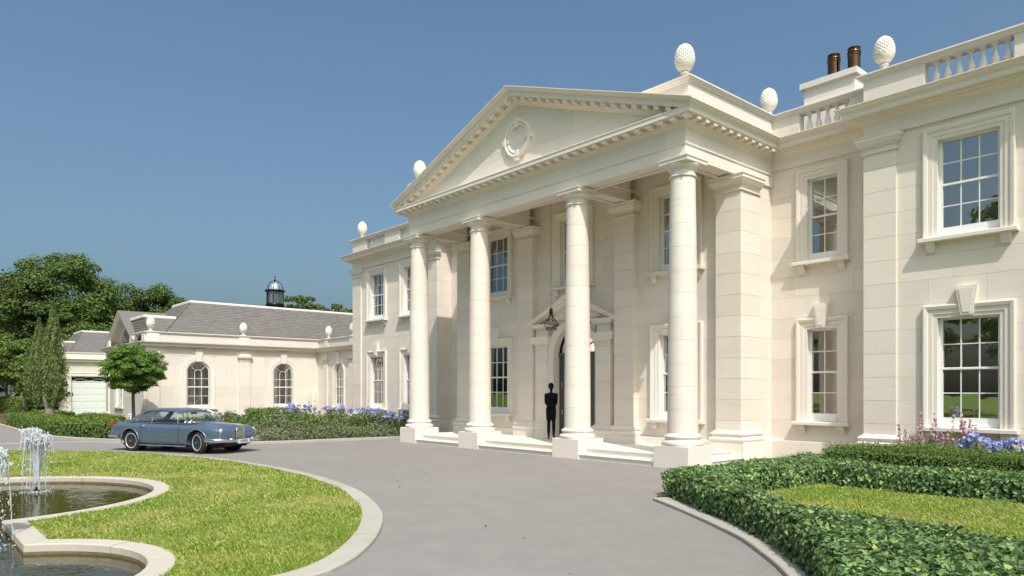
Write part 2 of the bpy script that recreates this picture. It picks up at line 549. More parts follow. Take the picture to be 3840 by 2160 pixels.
# ISL runs counter-clockwise -> inside is to the left of travel
def arc(cx, cy, r, a0, a1, n):
    return [(cx + r*math.cos(R(a0+(a1-a0)*i/n)), cy + r*math.sin(R(a0+(a1-a0)*i/n))) for i in range(n+1)]
POOL = (arc(-8.5, 0.55, 1.55, -40, 155.6, 26) + arc(-14.9, 0.85, 2.93, 6.7, 173.3, 36) + arc(-21.3, 0.55, 1.55, 24.4, 220, 26)
        + [(-22.5, -2.4), (-7.3, -2.4)])

def kerb_run(name, path, width, h, stone, mat, closed=False, side=1, jitter=0.004, bev=0.012, z0=-0.02, piece='kerb_stone'):
    """bedding strip plus separate stones along a path; stones lie to the left (side=1) or right (-1) of travel"""
    q = -side
    bed = MB().sweep([(0.02*q, z0), (0.02*q, h-0.02), ((width-0.02)*q, h-0.02), ((width-0.02)*q, z0)], path, closed)
    root = tag(bed.obj(name, M['mortar']), kind='structure')
    P = path + ([path[0]] if closed else [])
    cum = [0.0]
    for a, b in zip(P, P[1:]): cum.append(cum[-1] + math.hypot(b[0]-a[0], b[1]-a[1]))
    n = max(1, round(cum[-1]/stone)); L = cum[-1]/n
    off = offset(path, width*q, closed)
    if closed: off = off + [off[0]]
    inner = [(a, b) for a, b in zip(P, off)]
    def at(t):
        i = min(max(int(np.searchsorted(cum, t)) - 1, 0), len(P)-2)
        f = (t-cum[i])/max(1e-9, cum[i+1]-cum[i])
        f = min(max(f, 0), 1)
        l = lambda a, b: (a[0]+(b[0]-a[0])*f, a[1]+(b[1]-a[1])*f)
        return l(inner[i][0], inner[i+1][0]), l(inner[i][1], inner[i+1][1])
    for k in range(n):
        s0, s1 = k*L+0.005, (k+1)*L-0.005
        dz = random.uniform(-jitter, jitter)
        ts = [s0] + [c for c in cum if s0+0.03 < c < s1-0.03] + [s1]
        if len(ts) > 8: ts = [s0 + (s1-s0)*i/7 for i in range(8)]
        m = MB(); vs = []
        for t in ts:
            a, b = at(t)
            e = bev/width
            mixp = lambda f: (a[0]+(b[0]-a[0])*f, a[1]+(b[1]-a[1])*f)
            for f, z in ((0, z0), (0, h-bev), (e, h), (1-e, h), (1, h-bev), (1, z0)):
                x, y = mixp(f); vs.append((x, y, z + (dz if z > z0 else 0)))
        fs = []
        for i in range(len(ts)-1):
            for j in range(5):
                fs.append((i*6+j, (i+1)*6+j, (i+1)*6+j+1, i*6+j+1))
        fs.append((0,1,2,3,4,5)); fs.append(tuple((len(ts)-1)*6+j for j in (5,4,3,2,1,0)))
        m.add(vs, fs).obj(piece, mat, root)
    return root

kerb_run('island_kerb', ISL, 0.31, 0.055, 1.5, M['kerb'], closed=True, side=1)
#, (-0.14, 0.07), (0, 0.07), (0.0, -0.02)], [(0, -100), (1, -100)]).obj('kerb_offcut', M['kerb']), kind='structure') if False else None
kerb_run('far_kerb', FAR_KERB, 0.16, 0.09, 1.1, M['kerb'], side=-1)
rim = kerb_run('pool_rim', POOL, 0.27, 0.075, 1.05, M['rim'], closed=True, side=-1, z0=-0.11, piece='rim_stone')
M['stain'] = plain('waterline_stain', (0.17, 0.135, 0.075), 0.6, nscale=6, amt=0.4)
MB().sweep([(-.004, -.10), (-.004, -.012), (.01, -.006), (.01, -.10)], POOL, True).obj('waterline_stain', M['stain'], rim)
tag(fill('pool_water', offset(POOL, 0.03, True), M['water'], -0.045), kind='structure')

ISL_IN = offset(ISL, -0.30, True)
tag(fill('drive', drive_poly, M['asphalt'], 0.0, [ISL_IN]), kind='structure')
POOL_OUT = offset(POOL, 0.26, True)
tag(fill('island_lawn', ISL_IN, M['turf'], 0.055, [POOL_OUT]), kind='structure')

# right-hand bed: kerb, soil and lawn
RK = spline([(-7.50, 9.72), (-7.0, 9.43), (-6.53, 9.14), (-5.70, 8.60), (-5.07, 8.15), (-4.68, 7.85), (-4.25, 7.44), (-3.97, 7.17), (-3.58, 6.75), (-3.0, 6.0), (-2.4, 5.0), (-2.0, 3.8), (-1.8, 2.4), (-1.75, 0)], 0.3)
kerb_run('bed_kerb', RK, 0.30, 0.055, 1.3, M['kerb'], side=1)
RB_BED = [(p[0], p[1]) for p in offset(RK, -0.29)] + [(9, 0), (9, 17.6), (-7.0, 17.6), (-7.75, 17.2), (-7.78, 10.2), (-7.45, 9.85)]
tag(fill('bed_soil', RB_BED, M['soil'], 0.03), kind='structure')
RLAWN = [(-6.7, 10.4), (-6.55, 13.35), (-2, 13.5), (3, 13.4), (6, 13), (6, 6.2), (1.5, 7.0), (-1.6, 7.75), (-3.2, 8.1), (-4.4, 8.35), (-5.6, 9.35)]
tag(fill('bed_lawn', RLAWN, M['turf'], 0.05), kind='structure')

# far bed in front of the house and the wing
LBED = [(-24.9, 17.9), (-24.9, 15.9)] + [(p[0], p[1]) for p in offset(FAR_KERB, 0.15)][2:] + [(-75, 9), (-60, 9.5), (-44, 9.5), (-37.5, 9.2), (-36.8, 18)]
tag(fill('planting_bed_soil', LBED, M['soil'], 0.03), kind='structure')

# pale stone band laid across the drive
BAND = spline([(-24.6, 8.3), (-26.6, 7.25), (-28.4, 6.35), (-30.0, 5.0), (-30.45, 3.0), (-30.6, 0.5), (-30.6, -3)], 0.4)
tag(MB().sweep([(0, 0.0), (0, 0.005), (0.12, 0.005), (0.12, 0.0)], BAND).obj('drive_stone_band', M['gravel_line']), kind='structure')

# ---- grass blades
def pix(x, y, z):
    th = R(48.8)
    d = -math.sin(th)*x + math.cos(th)*y
    l = math.cos(th)*x + math.sin(th)*y
    d = np.maximum(d, 0.01)
    return 1920 + 2680*l/d, 1466 - 2680*(z-1.85)/d, d

def grass(name, outer, holes, bbox, density, z, hgt, label, dmax=40):
    x0, x1, y0, y1 = bbox
    n = int((x1-x0)*(y1-y0)*density)
    x = RNG.uniform(x0, x1, n); y = RNG.uniform(y0, y1, n)
    k = inside(outer, x, y)
    for h in holes: k &= ~inside(h, x, y)
    u, v, d = pix(x, y, 0)
    k &= (u > -250) & (u < 4100) & (v < 2400)
    k &= RNG.random(n) < np.clip((9.0/d)**1.25, 0.10, 1.0)
    x, y, d = x[k], y[k], d[k]
    n = len(x)
    cl = 0.65 + 0.5*np.sin(x*2.1+np.sin(y*1.7)*2)*np.sin(y*2.6+x) * 0.5 + RNG.uniform(-.25, .35, n)
    hh = hgt*np.clip(cl, 0.4, 1.6)
    w = 0.0035*np.clip(d/7, 1, 3.2)*RNG.uniform(.8, 1.5, n)
    a = RNG.uniform(0, 2*math.pi, n)
    lean = RNG.uniform(0.2, 1.0, n)*hh
    b = a + RNG.uniform(-.6, .6, n) + math.pi/2
    V = np.zeros((n, 4, 3), np.float32)
    cx, sx = np.cos(a)*w, np.sin(a)*w
    V[:, 0] = np.stack([x-cx, y-sx, np.full(n, z-.004)], 1)
    V[:, 1] = np.stack([x+cx, y+sx, np.full(n, z-.004)], 1)
    mx, my = x+np.cos(b)*lean*.35, y+np.sin(b)*lean*.35
    V[:, 2] = np.stack([mx+cx*.8, my+sx*.8, z+hh*.62], 1)
    V[:, 3] = np.stack([x+np.cos(b)*lean, y+np.sin(b)*lean, z+hh], 1)
    idx = (np.arange(n)[:, None]*4 + np.array([[0, 1, 2, 0, 2, 3]])).ravel()
    me = np_mesh(name, V.reshape(-1, 3), idx, 3)
    o = link_mesh(name, me, M['grass'])
    tag(o, label, 'grass', kind='stuff')
    return n

grass('island_grass', ISL_IN, [POOL_OUT], (-27, -6, 0.6, 7.0), 4200, 0.055, 0.05, 'sunlit yellowish green lawn grass around the fountain pool')
grass('bed_grass', RLAWN, [], (-6.7, 3, 7.0, 13.5), 3800, 0.05, 0.06, 'long dry tipped lawn grass enclosed by the ivy hedge')
# tufts leaning over the stone rims
# ================================================================ mansion
CX = -16.05                       # portico axis
YB, YREC, YW = 17.68, 18.38, 16.80   # block wall, recess wall, portico back wall
COLX = [CX-5.71, CX-2.19, CX+2.19, CX+5.71]
YCOL = 14.57
FLOOR = 0.295
EX0, EX1, EYF = CX-5.98, CX+5.98, 14.29     # entablature faces
mansion = thing('mansion', 'cream limestone mansion with a pedimented portico of four tall round columns', 'house', (CX, 18.0, 0))

def cut_rects(rect, holes):
    """rect minus holes -> list of rects"""
    out = [rect]
    for h in holes:
        nxt = []
        for a0, a1, b0, b1 in out:
            c0, c1, d0, d1 = max(a0, h[0]), min(a1, h[1]), max(b0, h[2]), min(b1, h[3])
            if c0 >= c1 or d0 >= d1:
                nxt.append((a0, a1, b0, b1)); continue
            if a0 < c0: nxt.append((a0, c0, b0, b1))
            if c1 < a1: nxt.append((c1, a1, b0, b1))
            if b0 < d0: nxt.append((c0, c1, b0, d0))
            if d1 < b1: nxt.append((c0, c1, d1, b1))
        out = nxt
    return [r for r in out if r[1]-r[0] > 0.012 and r[3]-r[2] > 0.012]

def slab(mb, axis, c, t, r):
    """box on a wall plane: axis 'y' -> r is (x0,x1,z0,z1); occupies c..c+t along the axis"""
    a, b = min(c, c+t), max(c, c+t)
    if axis == 'y': mb.box(r[0], r[1], a, b, r[2], r[3])
    else: mb.box(a, b, r[0], r[1], r[2], r[3])

def wall(name, parent, axis, c, t, rect, holes=(), mat='mortar'):
    m = MB()
    for r in cut_rects(rect, holes): slab(m, axis, c, t, r)
    return m.obj(name, M[mat], parent)

REST = MB()                      # blocks past the largest ones in view
def ashlar(parent, axis, c, out, rect, holes=(), course=0.547, zbase=0.53, length=1.3, mat='stone', proud=0.016, gap=0.0019, rest=False):
    """separate facing blocks in running bond, standing `proud` of plane c on side `out` (+1/-1)"""
    u0, u1, z0, z1 = rect
    k = 0; z = zbase
    while z < z1-0.03:
        a, b = max(z, z0), min(z+course, z1)
        n = max(1, round((u1-u0)/length)); L = (u1-u0)/n
        cuts = [u0]
        x = u0 + (L*0.5 if k % 2 else L)
        while x < u1-0.2:
            cuts.append(x + random.uniform(-.09, .09)*L); x += L
        cuts.append(u1)
        for p, q in zip(cuts, cuts[1:]):
            jt = random.uniform(-0.0012, 0.0012)
            groups = []                       # rects that touch make one block, others are blocks of their own
            for r in cut_rects((p+gap, q-gap, a+gap, b-gap), holes):
                touch = [g for g in groups if any(r[0] <= t[1]+1e-6 and t[0] <= r[1]+1e-6 and r[2] <= t[3]+1e-6 and t[2] <= r[3]+1e-6 for t in g)]
                ng = [r]
                for g in touch: ng += g; groups.remove(g)
                groups.append(ng)
            if rest:
                for g in groups:
                    for r in g: slab(REST, axis, c, out*(proud+jt), r)
                continue
            for g in groups:
                m = MB()
                for r in g: slab(m, axis, c, out*(proud+jt), r)
                m.obj('stone_block', M[mat], parent)
        z += course; k += 1

# ---------------------------------------------------------------- windows
def to_xz(mb):
    mb.v = [(x, -z, y) for x, y, z in mb.v]
    return mb

ARCH_PROF = [(.006, -0.088), (.006, 0.045), (-0.075, 0.050), (-0.08, 0.068), (-0.175, 0.072), (-0.185, 0.098), (-0.25, 0.115), (-0.275, 0.105), (-0.275, -0.03)]
def make_window(hg, ncol, zg0, zg1, zs, key, parent, curtain=False):
    hx = hg + 0.075; zt = zg1 + 0.05
    m = MB()
    y0, y1 = 0.09, 0.19
    m.box(-hx, -hg, y0, y1, zs-0.02, zt); m.box(hg, hx, y0, y1, zs-0.02, zt)
    m.box(-hg, hg, y0+.002, y1, zg1, zt); m.box(-hg, hg, y0+.002, y1, zs-0.02, zg0)
    m.box(-hg, hg, y0-0.02, y0+0.001, zs+0.01, zs+0.07)
    win = m.obj('window', M['white'], None)
    attach(win, parent)
    zm = (zg0+zg1)/2
    m = MB()
    m.box(-hg, hg, 0.105, 0.165, zm-0.028, zm+0.028)
    m.box(-hg-.01, hg+.01, 0.088, 0.12, zm-0.02, zm+0.012)
    m.obj('meeting_rail', M['white'], win, world_coords=False)
    m = MB()
    for i in range(1, ncol):
        x = -hg + 2*hg*i/ncol
        m.box(x-0.012, x+0.012, 0.118, 0.15, zg0, zg1)
    for z in ((zg0+zm)/2, (zm+zg1)/2):
        m.box(-hg, hg, 0.122, 0.146, z-0.012, z+0.012)
    m.obj('glazing_bars', M['white'], win, world_coords=False)
    pw, ph = 2*hg/ncol, (zg1-zg0)/4
    pm = MB().box(-pw/2+.004, pw/2-.004, -0.002, 0.002, -ph/2+.004, ph/2-.004).mesh('pane')
    for i in range(ncol):
        for j in range(4):
            o = link_mesh('pane', pm, M['glass'], win, False)
            o.location = (-hg+pw*(i+.5), 0.134 - (0.014 if j < 2 else 0) + 0.007, zg0+ph*(j+.5))
            o.rotation_euler = (random.uniform(-.004, .004), 0, random.uniform(-.005, .005))
    path = [(-hx, zs), (-hx, zt), (hx, zt), (hx, zs)]
    to_xz(MB().sweep(ARCH_PROF, path)).obj('architrave', M['trim'], win, world_coords=False)
    w = hx + 0.335
    MB().prism([(-0.21, zs-0.10), (-0.225, zs-0.09), (-0.225, zs-0.02), (-0.215, zs-0.008), (0.09, zs+0.004), (0.09, zs-0.10)], -w, w, 'x').obj('sill', M['trim'], win, world_coords=False)
    bp = [(0.0, zs-.101), (-.17, zs-.101), (-.17, zs-.135), (-.15, zs-.15), (-.15, zs-.19), (-.135, zs-.22), (-.105, zs-.25), (-.085, zs-.28), (-.085, zs-.315), (0, zs-.315)]
    for s in (-1, 1):
        xb = s*(hx+0.11)
        MB().prism(bp, xb-0.085, xb+0.085, 'x').obj('bracket', M['trim'], win, world_coords=False)
    MB().box(-hx-.02, hx+.02, -0.07, 0.0, zs-.14, zs-.101).obj('sill_bed_mould', M['trim'], win, world_coords=False)
    if key:
        z0, z1 = zg1+0.075, zg1+0.70
        k = MB().prism([(-.115, z0), (.115, z0), (.21, z1), (-.21, z1)], -0.135, 0.0, 'y')
        kf = k.obj('keystone', M['trim'], win, world_coords=False)
        q = 0.055
        MB().prism([(-.115+q*.75, z0+q), (.115-q*.75, z0+q), (.21-q*1.1, z1-q), (-.21+q*1.1, z1-q)], -0.15, -0.13, 'y').obj('keystone_panel', M['trim'], win, world_coords=False)
    # room behind the panes
    rw = hg + 0.75; zc = zg1+0.30; zf = zs-0.75
    m = MB()
    m.add([(-rw,.31,zf),(rw,.31,zf),(rw,1.5,zf),(-rw,1.5,zf),(-rw,.31,zc),(rw,.31,zc),(rw,1.5,zc),(-rw,1.5,zc)],
          [(0,1,2,3),(4,5,6,7),(1,2,6,5),(2,3,7,6),(3,0,4,7)])
    for rr in cut_rects((-rw, rw, zf, zc), [(-hx, hx, zs-.02, zt)]):
        m.add([(rr[0],.312,rr[2]),(rr[1],.312,rr[2]),(rr[1],.312,rr[3]),(rr[0],.312,rr[3])], [(0,1,2,3)])
    m.obj('room', M['room'], win, world_coords=False)
    if curtain:
        for s in (-1, 1):
            n = 16; vs = []
            for i in range(n+1):
                x = s*(hg+0.12 - 0.42*i/n); y = 0.42 + 0.03*math.sin(i*2.1)
                vs += [(x, y, zs-.6), (x, y, zg1+.2), (x, y+.01, zg1+.2), (x, y+.01, zs-.6)]
            fs = [(i*4+j, i*4+(j+1) % 4, i*4+4+(j+1) % 4, i*4+4+j) for i in range(n) for j in range(4)]
            MB().add(vs, fs).obj('curtain', M['curtain'], win, 40, world_coords=False)
    return win

LO = (1.26, 3.43, 1.05); UP = (5.49, 7.40, 5.27)
protos = {}
def put_window(kind, x, y):
    hg, ncol = (0.53, 3) if kind[0] == 'w' else (0.335, 2)
    z = LO if kind[1] == 'l' else UP
    if kind not in protos:
        w = make_window(hg, ncol, *z, kind[1] == 'l', mansion, curtain=('c' in kind))
        protos[kind] = w
    else:
        w = copy_tree(protos[kind], mansion)
    w.location = (x, y, 0)
    return w
def hole(kind, x):          # structural opening
    hx = (0.53 if kind[0] == 'w' else 0.335) + 0.075
    z = LO if kind[1] == 'l' else UP
    return (x-hx-.014, x+hx+.014, z[2]-0.03, z[1]+0.064)
def hole_arch(kind, x):     # facing blocks stop under the architrave
    h = hole(kind, x)
    return (h[0]-0.262, h[1]+0.262, h[2]-0.07, h[3]+0.262)

LBW = [-29.97, -27.02]; RBW = [-5.15, -2.30]; RECW = [-8.69]; PORW = [CX-3.95, CX+3.93]
for x in LBW:
    put_window('wlc', x, YB); put_window('wu', x, YB)
for x in RBW:
    put_window('wl', x, YB); put_window('wu', x, YB)
for x in RECW:
    put_window('nl', x, YREC); put_window('nu', x, YREC)
for x in PORW:
    put_window('wl', x, YW); put_window('wu', x, YW)
put_window('wu', CX-0.08, YW)

def both(xs, kinds=('wl', 'wu'), fn=hole):
    return [fn(k, x) for x in xs for k in kinds]
DOOR = (CX-0.08-0.93, CX-0.08+0.93)
ZT = 7.87
# right block, left block, recesses, portico back wall (structural wall + separate facing blocks)
RBX, LBX0, LBX1 = -7.33, -32.24, -24.95
def run(rect, axis, c, out, hk, ha, t=0.30, ext=(0, 0), rest=False):
    w = wall('wall', mansion, axis, c, -out*t, (rect[0]-ext[0], rect[1]+ext[1], 0.0, 8.3), hk)
    ashlar(w, axis, c, out, rect, ha, rest=rest)
    return w
run((RBX+0.02, 0.6, 0.53, ZT), 'y', YB, -1, both(RBW), both(RBW, fn=hole_arch))
run((LBX0+0.02, LBX1-0.02, 0.53, ZT), 'y', YB, -1, both(LBW), both(LBW, fn=hole_arch), rest=True)
run((EX1-0.056, RBX+0.3, 0.53, ZT), 'y', YREC, -1, both(RECW, ('nl', 'nu')), both(RECW, ('nl', 'nu'), hole_arch), ext=(.25, 0))
run((LBX1-0.3, EX0+0.056, 0.53, ZT), 'y', YREC, -1, [], [], ext=(0, .25), rest=True)
pw_holes = both(PORW) + [hole('wu', CX-0.08), (DOOR[0]-.02, DOOR[1]+.02, 0.0, 4.0)]
pw_arch = both(PORW, fn=hole_arch) + [hole_arch('wu', CX-0.08), (CX-0.08-1.18, CX-0.08+1.18, 0, 4.2), (CX-0.08-1.75, CX-0.08+1.75, 0.0, 3.0)]
run((EX0+0.06, EX1-0.06, 0.53, 8.3), 'y', YW, -1, pw_holes, pw_arch)
run((YW+0.0, YREC, 0.53, ZT), 'x', EX1-0.07, 1, [], [])
run((YW+0.0, YREC, 0.53, ZT), 'x', EX0+0.07, -1, [], [], rest=True)
run((YB-0.06, YREC, 0.53, ZT), 'x', LBX1-0.02, 1, [], [], rest=True)
run((YB-0.06, 26.0, 0.53, ZT), 'x', LBX0+0.02, -1, [], [], rest=True)
run((YB-0.06, YREC, 0.53, ZT), 'x', RBX+0.02, -1, [], [], rest=True)

REST.obj('stone_blocks', M['stonefar'], mansion)['kind'] = 'stuff'

# plinth course
PL = [(LBX0, 26), (LBX0, YB-.06), (LBX1, YB-.06), (LBX1, YREC-.05), (EX0+.03, YREC-.05), (EX0+.03, YW-.05), (CX-0.08-1.3, YW-.05)]
PR = [(CX-0.08+1.3, YW-.05), (EX1-.03, YW-.05), (EX1-.03, YREC-.05), (RBX, YREC-.05), (RBX, YB-.06), (0.6, YB-.06)]
for path in (PL, PR):
    MB().sweep([(-.2, 0.0), (.03, 0.0), (.03, 0.49), (.02, 0.525), (0, 0.53), (-.2, 0.53)], path).obj('plinth_course', M['trim'], mansion)

# ---------------------------------------------------------------- pilasters
BASE_P = [(0, 0), (.115, 0), (.13, .02), (.135, .05), (.13, .085), (.11, .10), (.085, .105), (.075, .12), (.07, .155), (.085, .165), (.10, .175), (.105, .20), (.095, .225), (.06, .235), (.055, .262), (.02, .272), (0, .30)]
CAP_P = [(0, 0), (.035, .004), (.045, .02), (.035, .036), (.0, .042), (0, .14), (.03, .145), (.04, .175), (.05, .19), (.09, .20), (.115, .24), (.13, .27), (.135, .29), (.15, .30), (.15, .37), (.17, .385), (.175, .41), (0, .41)]
def ring(prof, x0, x1, y0, y1, z0):
    """moulding round three sides of a pilaster (outward: -Y front, both flanks)"""
    return MB().sweep([(p, z0+z) for p, z in prof] + [(-.05, z0+prof[-1][1]), (-.05, z0)], [(x0, y1), (x0, y0), (x1, y0), (x1, y1)])
def pilaster(x0, x1, yf, yb, z0, z1, plinth=None, base=True, parent=None):
    parent = parent or mansion
    core = MB().box(x0+.016, x1-.016, yf+.016, yb, z0, z1).obj('pilaster', M['mortar'], parent)
    z = 0.53; k = 0
    cap0 = z1-0.41
    while z < cap0 - .02:
        a, b = max(z, z0+0.30 if base else z0), min(z+0.547, cap0)
        m = MB()
        if b-a > 0.03:
            m.box(x0, x1, yf, yf+.05, a+.003, b-.003)
            m.box(x1-.03, x1, yf+.05, yb, a+.003, b-.003)
            m.box(x0, x0+.03, yf+.05, yb, a+.003, b-.003)
            m.obj('stone_block', M['stone'], core)
        z += 0.547
    if base: ring(BASE_P, x0, x1, yf, yb, z0).obj('base', M['trim'], core)
    ring(CAP_P, x0, x1, yf, yb, cap0).obj('capital', M['trim'], core)
    if plinth:
        g = 0.13
        MB().box(x0-g, x1+g, yf-g+.02, yb, plinth[0], z0).obj('plinth', M['trim'], core)
    return core
for i, x in enumerate(COLX):
    pilaster(x-.37, x+.37, 16.56, YW-.005 if 0 < i < 3 else 17.5, 0.53, 7.44, plinth=(0.0, 0.53))
pilaster(RBX, RBX+.73, 17.60, YB+.05, 0.53, ZT, plinth=(0.0, 0.53))
pilaster(LBX0, LBX0+.80, 17.60, YB+.05, 0.53, ZT, plinth=(0.0, 0.53))
pilaster(LBX1-.73, LBX1, 17.60, YB+.05, 0.53, ZT, plinth=(0.0, 0.53))

# ---------------------------------------------------------------- columns
def col_r(z):
    t = (z-0.83)/(7.05-0.83)
    return 0.367 - 0.067*(max(0, t)**1.7)
def make_column():
    core = MB().lathe([(0.34, 0.5), (0.28, 7.3)], n=20).obj('column', M['mortar'], None)
    attach(core, mansion)
    MB().cbox(-.5, .5, -.5, .5, 0.0, 0.53, .006).obj('plinth', M['stone'], core, world_coords=False)
    r0 = col_r(0.83)
    MB().lathe([(.45, .53), (.488, .535), (.503, .56), (.506, .59), (.497, .625), (.47, .648), (.445, .652), (.425, .67), (.415, .70), (.425, .712), (.442, .716), (.455, .735), (.455, .755), (.44, .775), (.415, .78), (.41, .80), (.385, .806), (r0, .83), (r0-.03, .835)], n=56).obj('base', M['trim'], core, 35, world_coords=False)
    z = 0.832; n = 11; h = (7.0-0.832)/n
    for k in range(n):
        a, b = z+k*h, z+(k+1)*h
        pr = [(col_r(a)-.007, a+.0004), (col_r(a), a+.0026)] + [(col_r(a+(b-a)*t), a+.0026+(b-a-.0052)*t) for t in (.33, .66)] + [(col_r(b), b-.0026), (col_r(b)-.007, b-.0004)]
        MB().lathe(pr, n=48).obj('drum', M['stone'], core, 35, world_coords=False)
    t = col_r(7.0)
    MB().lathe([(t, 7.0), (t+.02, 7.003), (t+.034, 7.015), (t+.036, 7.03), (t+.028, 7.045), (t+.012, 7.05), (t-.002, 7.058), (t-.004, 7.165), (t+.012, 7.17), (t+.02, 7.18), (t+.014, 7.19), (t+.03, 7.195), (t+.036, 7.205), (t+.055, 7.215), (t+.085, 7.24), (t+.10, 7.275), (t+.105, 7.30), (t+.10, 7.319), (t-.05, 7.319)], n=56).obj('capital', M['trim'], core, 35, world_coords=False)
    MB().lathe([(.415, 7.319), (.415, 7.385), (.425, 7.39), (.435, 7.405), (.438, 7.425), (.438, 7.437)], sq=True).obj('abacus', M['trim'], core, world_coords=False)
    return core
c0 = make_column()
for i, x in enumerate(COLX):
    c = c0 if i == 0 else copy_tree(c0, mansion)
    c.location = (x, YCOL, 0)

# ---------------------------------------------------------------- steps and portico floor
def nosing(x0, x1, y0, y1, z0, z1):
    return MB().prism([(y0, z1-.035), (y0-.012, z1-.03), (y0-.015, z1-.012), (y0-.004, z1), (y1, z1), (y1, z0), (y0+.02, z0), (y0+.02, z1-.035)], x0, x1, 'x')
MB().box(EX0+.35, EX1-.35, 14.44, 17.2, 0.0, FLOOR).obj('portico_floor', M['step'], mansion)
for a, b in ((COLX[0], COLX[1]), (COLX[1], COLX[2]), (COLX[2], COLX[3])):
    nosing(a+.5, b-.5, 14.10, 14.5, 0.0, 0.145).obj('step', M['step'], mansion)
    nosing(a+.5, b-.5, 14.40, 14.8, 0.0, FLOOR+.002).obj('step', M['step'], mansion)
for s, x in ((1, COLX[3]), (-1, COLX[0])):
    for q, z, (ya, yb) in ((.46, 0.145, (15.07, 16.44)), (.12, FLOOR+.002, (15.07, 16.44))):
        pr = [(q, z-.035), (q+.012, z-.03), (q+.015, z-.012), (q+.004, z), (-.35, z), (-.35, 0), (q-.02, 0), (q-.02, z-.035)]
        MB().prism([(x+s*p, zz) for p, zz in pr], ya, yb, 'y').obj('step', M['step'], mansion)

# ---------------------------------------------------------------- entablature of the portico
ent = MB()
ZA = 7.44
def beam(x0, x1, y0, y1, zb, zt, bord=.10):
    """beam with a sunk soffit panel"""
    m = MB()
    m.box(x0, x1, y0, y1, zb+.035, zt)
    m.box(x0, x1, y0, y0+bord, zb, zb+.034); m.box(x0, x1, y1-bord, y1, zb, zb+.034)
    m.box(x0, x0+bord, y0+bord, y1-bord, zb, zb+.034); m.box(x1-bord, x1, y0+bord, y1-bord, zb, zb+.034)
    return m
xs = [EX0, COLX[0]+.3, COLX[1]-.3, COLX[1]+.3, COLX[2]-.3, COLX[2]+.3, COLX[3]-.3, EX1]
for a, b in ((0, 1), (2, 3), (4, 5), (6, 7)):
    MB().box(xs[a], xs[b], EYF, EYF+.58, ZA, 8.14).obj('architrave_block', M['trim'], mansion)
for a, b in ((1, 2), (3, 4), (5, 6)):
    beam(xs[a], xs[b], EYF, EYF+.58, ZA, 8.14).obj('architrave_beam', M['trim'], mansion)
for i, x in enumerate(COLX):
    if i == 0: x0, x1 = EX0, x+.28
    elif i == 3: x0, x1 = x-.28, EX1
    else: x0, x1 = x-.28, x+.28
    beam(x0, x1, EYF+.581, 16.55, ZA, 8.14).obj('cross_beam', M['trim'], mansion)
for xa, xb in ((EX0, EX0+.3), (EX1-.3, EX1)):
    MB().box(xa, xb, 16.551, YREC+.2, ZA+.002, 8.14).obj('flank_architrave', M['trim'], mansion)
TP = [(0, 7.73), (.022, 7.735), (.03, 7.75), (.03, 7.785), (.0, 7.795)]
PPATH = [(EX0, YREC), (EX0, EYF), (EX1, EYF), (EX1, YREC)]
MB().sweep(TP + [(-.02, 7.795), (-.02, 7.73)], PPATH).obj('taenia', M['trim'], mansion)
for xa, xb in ((COLX[0]+.28, COLX[1]-.28), (COLX[1]+.28, COLX[2]-.28), (COLX[2]+.28, COLX[3]-.28)):
    MB().sweep([(-p, z) for p, z in TP] + [(.02, 7.795), (.02, 7.73)], [(xa, YW), (xa, EYF+.58), (xb, EYF+.58), (xb, YW)][::1]).obj('inner_taenia', M['trim'], mansion)
MB().box(EX0+.2, EX1-.2, EYF+.3, YW+.2, 8.10, 8.16).obj('portico_ceiling', M['ceiling'], mansion)

# cornice: bed mould + corona round everything, cyma except across the portico front
BED = [(-.05, 8.13), (0, 8.13), (.02, 8.15), (.035, 8.165), (.075, 8.20), (.11, 8.235), (.125, 8.25), (.14, 8.252), (.14, 8.335), (-.05, 8.335)]
CORONA = [(-.05, 8.335), (.365, 8.335), (.365, 8.435), (.375, 8.44), (.385, 8.455), (.38, 8.47), (-.05, 8.47)]
CYMA = [(-.05, 8.471), (.385, 8.471), (.392, 8.482), (.42, 8.495), (.455, 8.515), (.475, 8.54), (.485, 8.552), (.505, 8.554), (.505, 8.572), (-.05, 8.572)]
PBED = [(p, z-0.055 if z < 8.2 else z) for p, z in BED]
BEDP = [(-.05, 7.86), (.06, 7.86), (.06, 8.155), (.07, 8.165), (.085, 8.185), (.12, 8.21), (.16, 8.25), (.18, 8.265), (.19, 8.27), (.19, 8.29), (.30, 8.30), (.30, 8.335), (-.05, 8.335)]
LPATH = [(LBX0, 26.0), (LBX0, 17.60), (LBX1, 17.60), (LBX1, YREC-.06), (EX0, YREC-.06)]
RPATH = [(EX1, YREC-.06), (RBX, YREC-.06), (RBX, 17.60), (0.6, 17.60)]
for P in (LPATH, RPATH):
    pp = [(p-.06, z) for p, z in BEDP]
    MB().sweep(pp, P).obj('frieze', M['trim'], mansion)
MB().sweep(BED, PPATH).obj('bed_mould', M['trim'], mansion)
FULL = [(LBX0, 26.0), (LBX0, 17.60), (LBX1, 17.60), (LBX1, YREC-.06), (EX0, YREC-.06), (EX0, EYF), (EX1, EYF), (EX1, YREC-.06), (RBX, YREC-.06), (RBX, 17.60), (0.6, 17.60)]
MB().sweep(CORONA, FULL).obj('corona', M['trim'], mansion)
def mitred(prof, path, first):
    m = MB().sweep(prof, path); k = len(prof)
    rows = range(k) if first else range(len(m.v)-k, len(m.v))
    for i, j in enumerate(rows): m.v[j] = (m.v[j][0], EYF-prof[i][0], m.v[j][2])
    return m
mitred(CYMA, FULL[:5] + [(EX0, EYF)], False).obj('cyma', M['trim'], mansion)
mitred(CYMA, [(EX1, EYF)] + FULL[7:], True).obj('cyma', M['trim'], mansion)
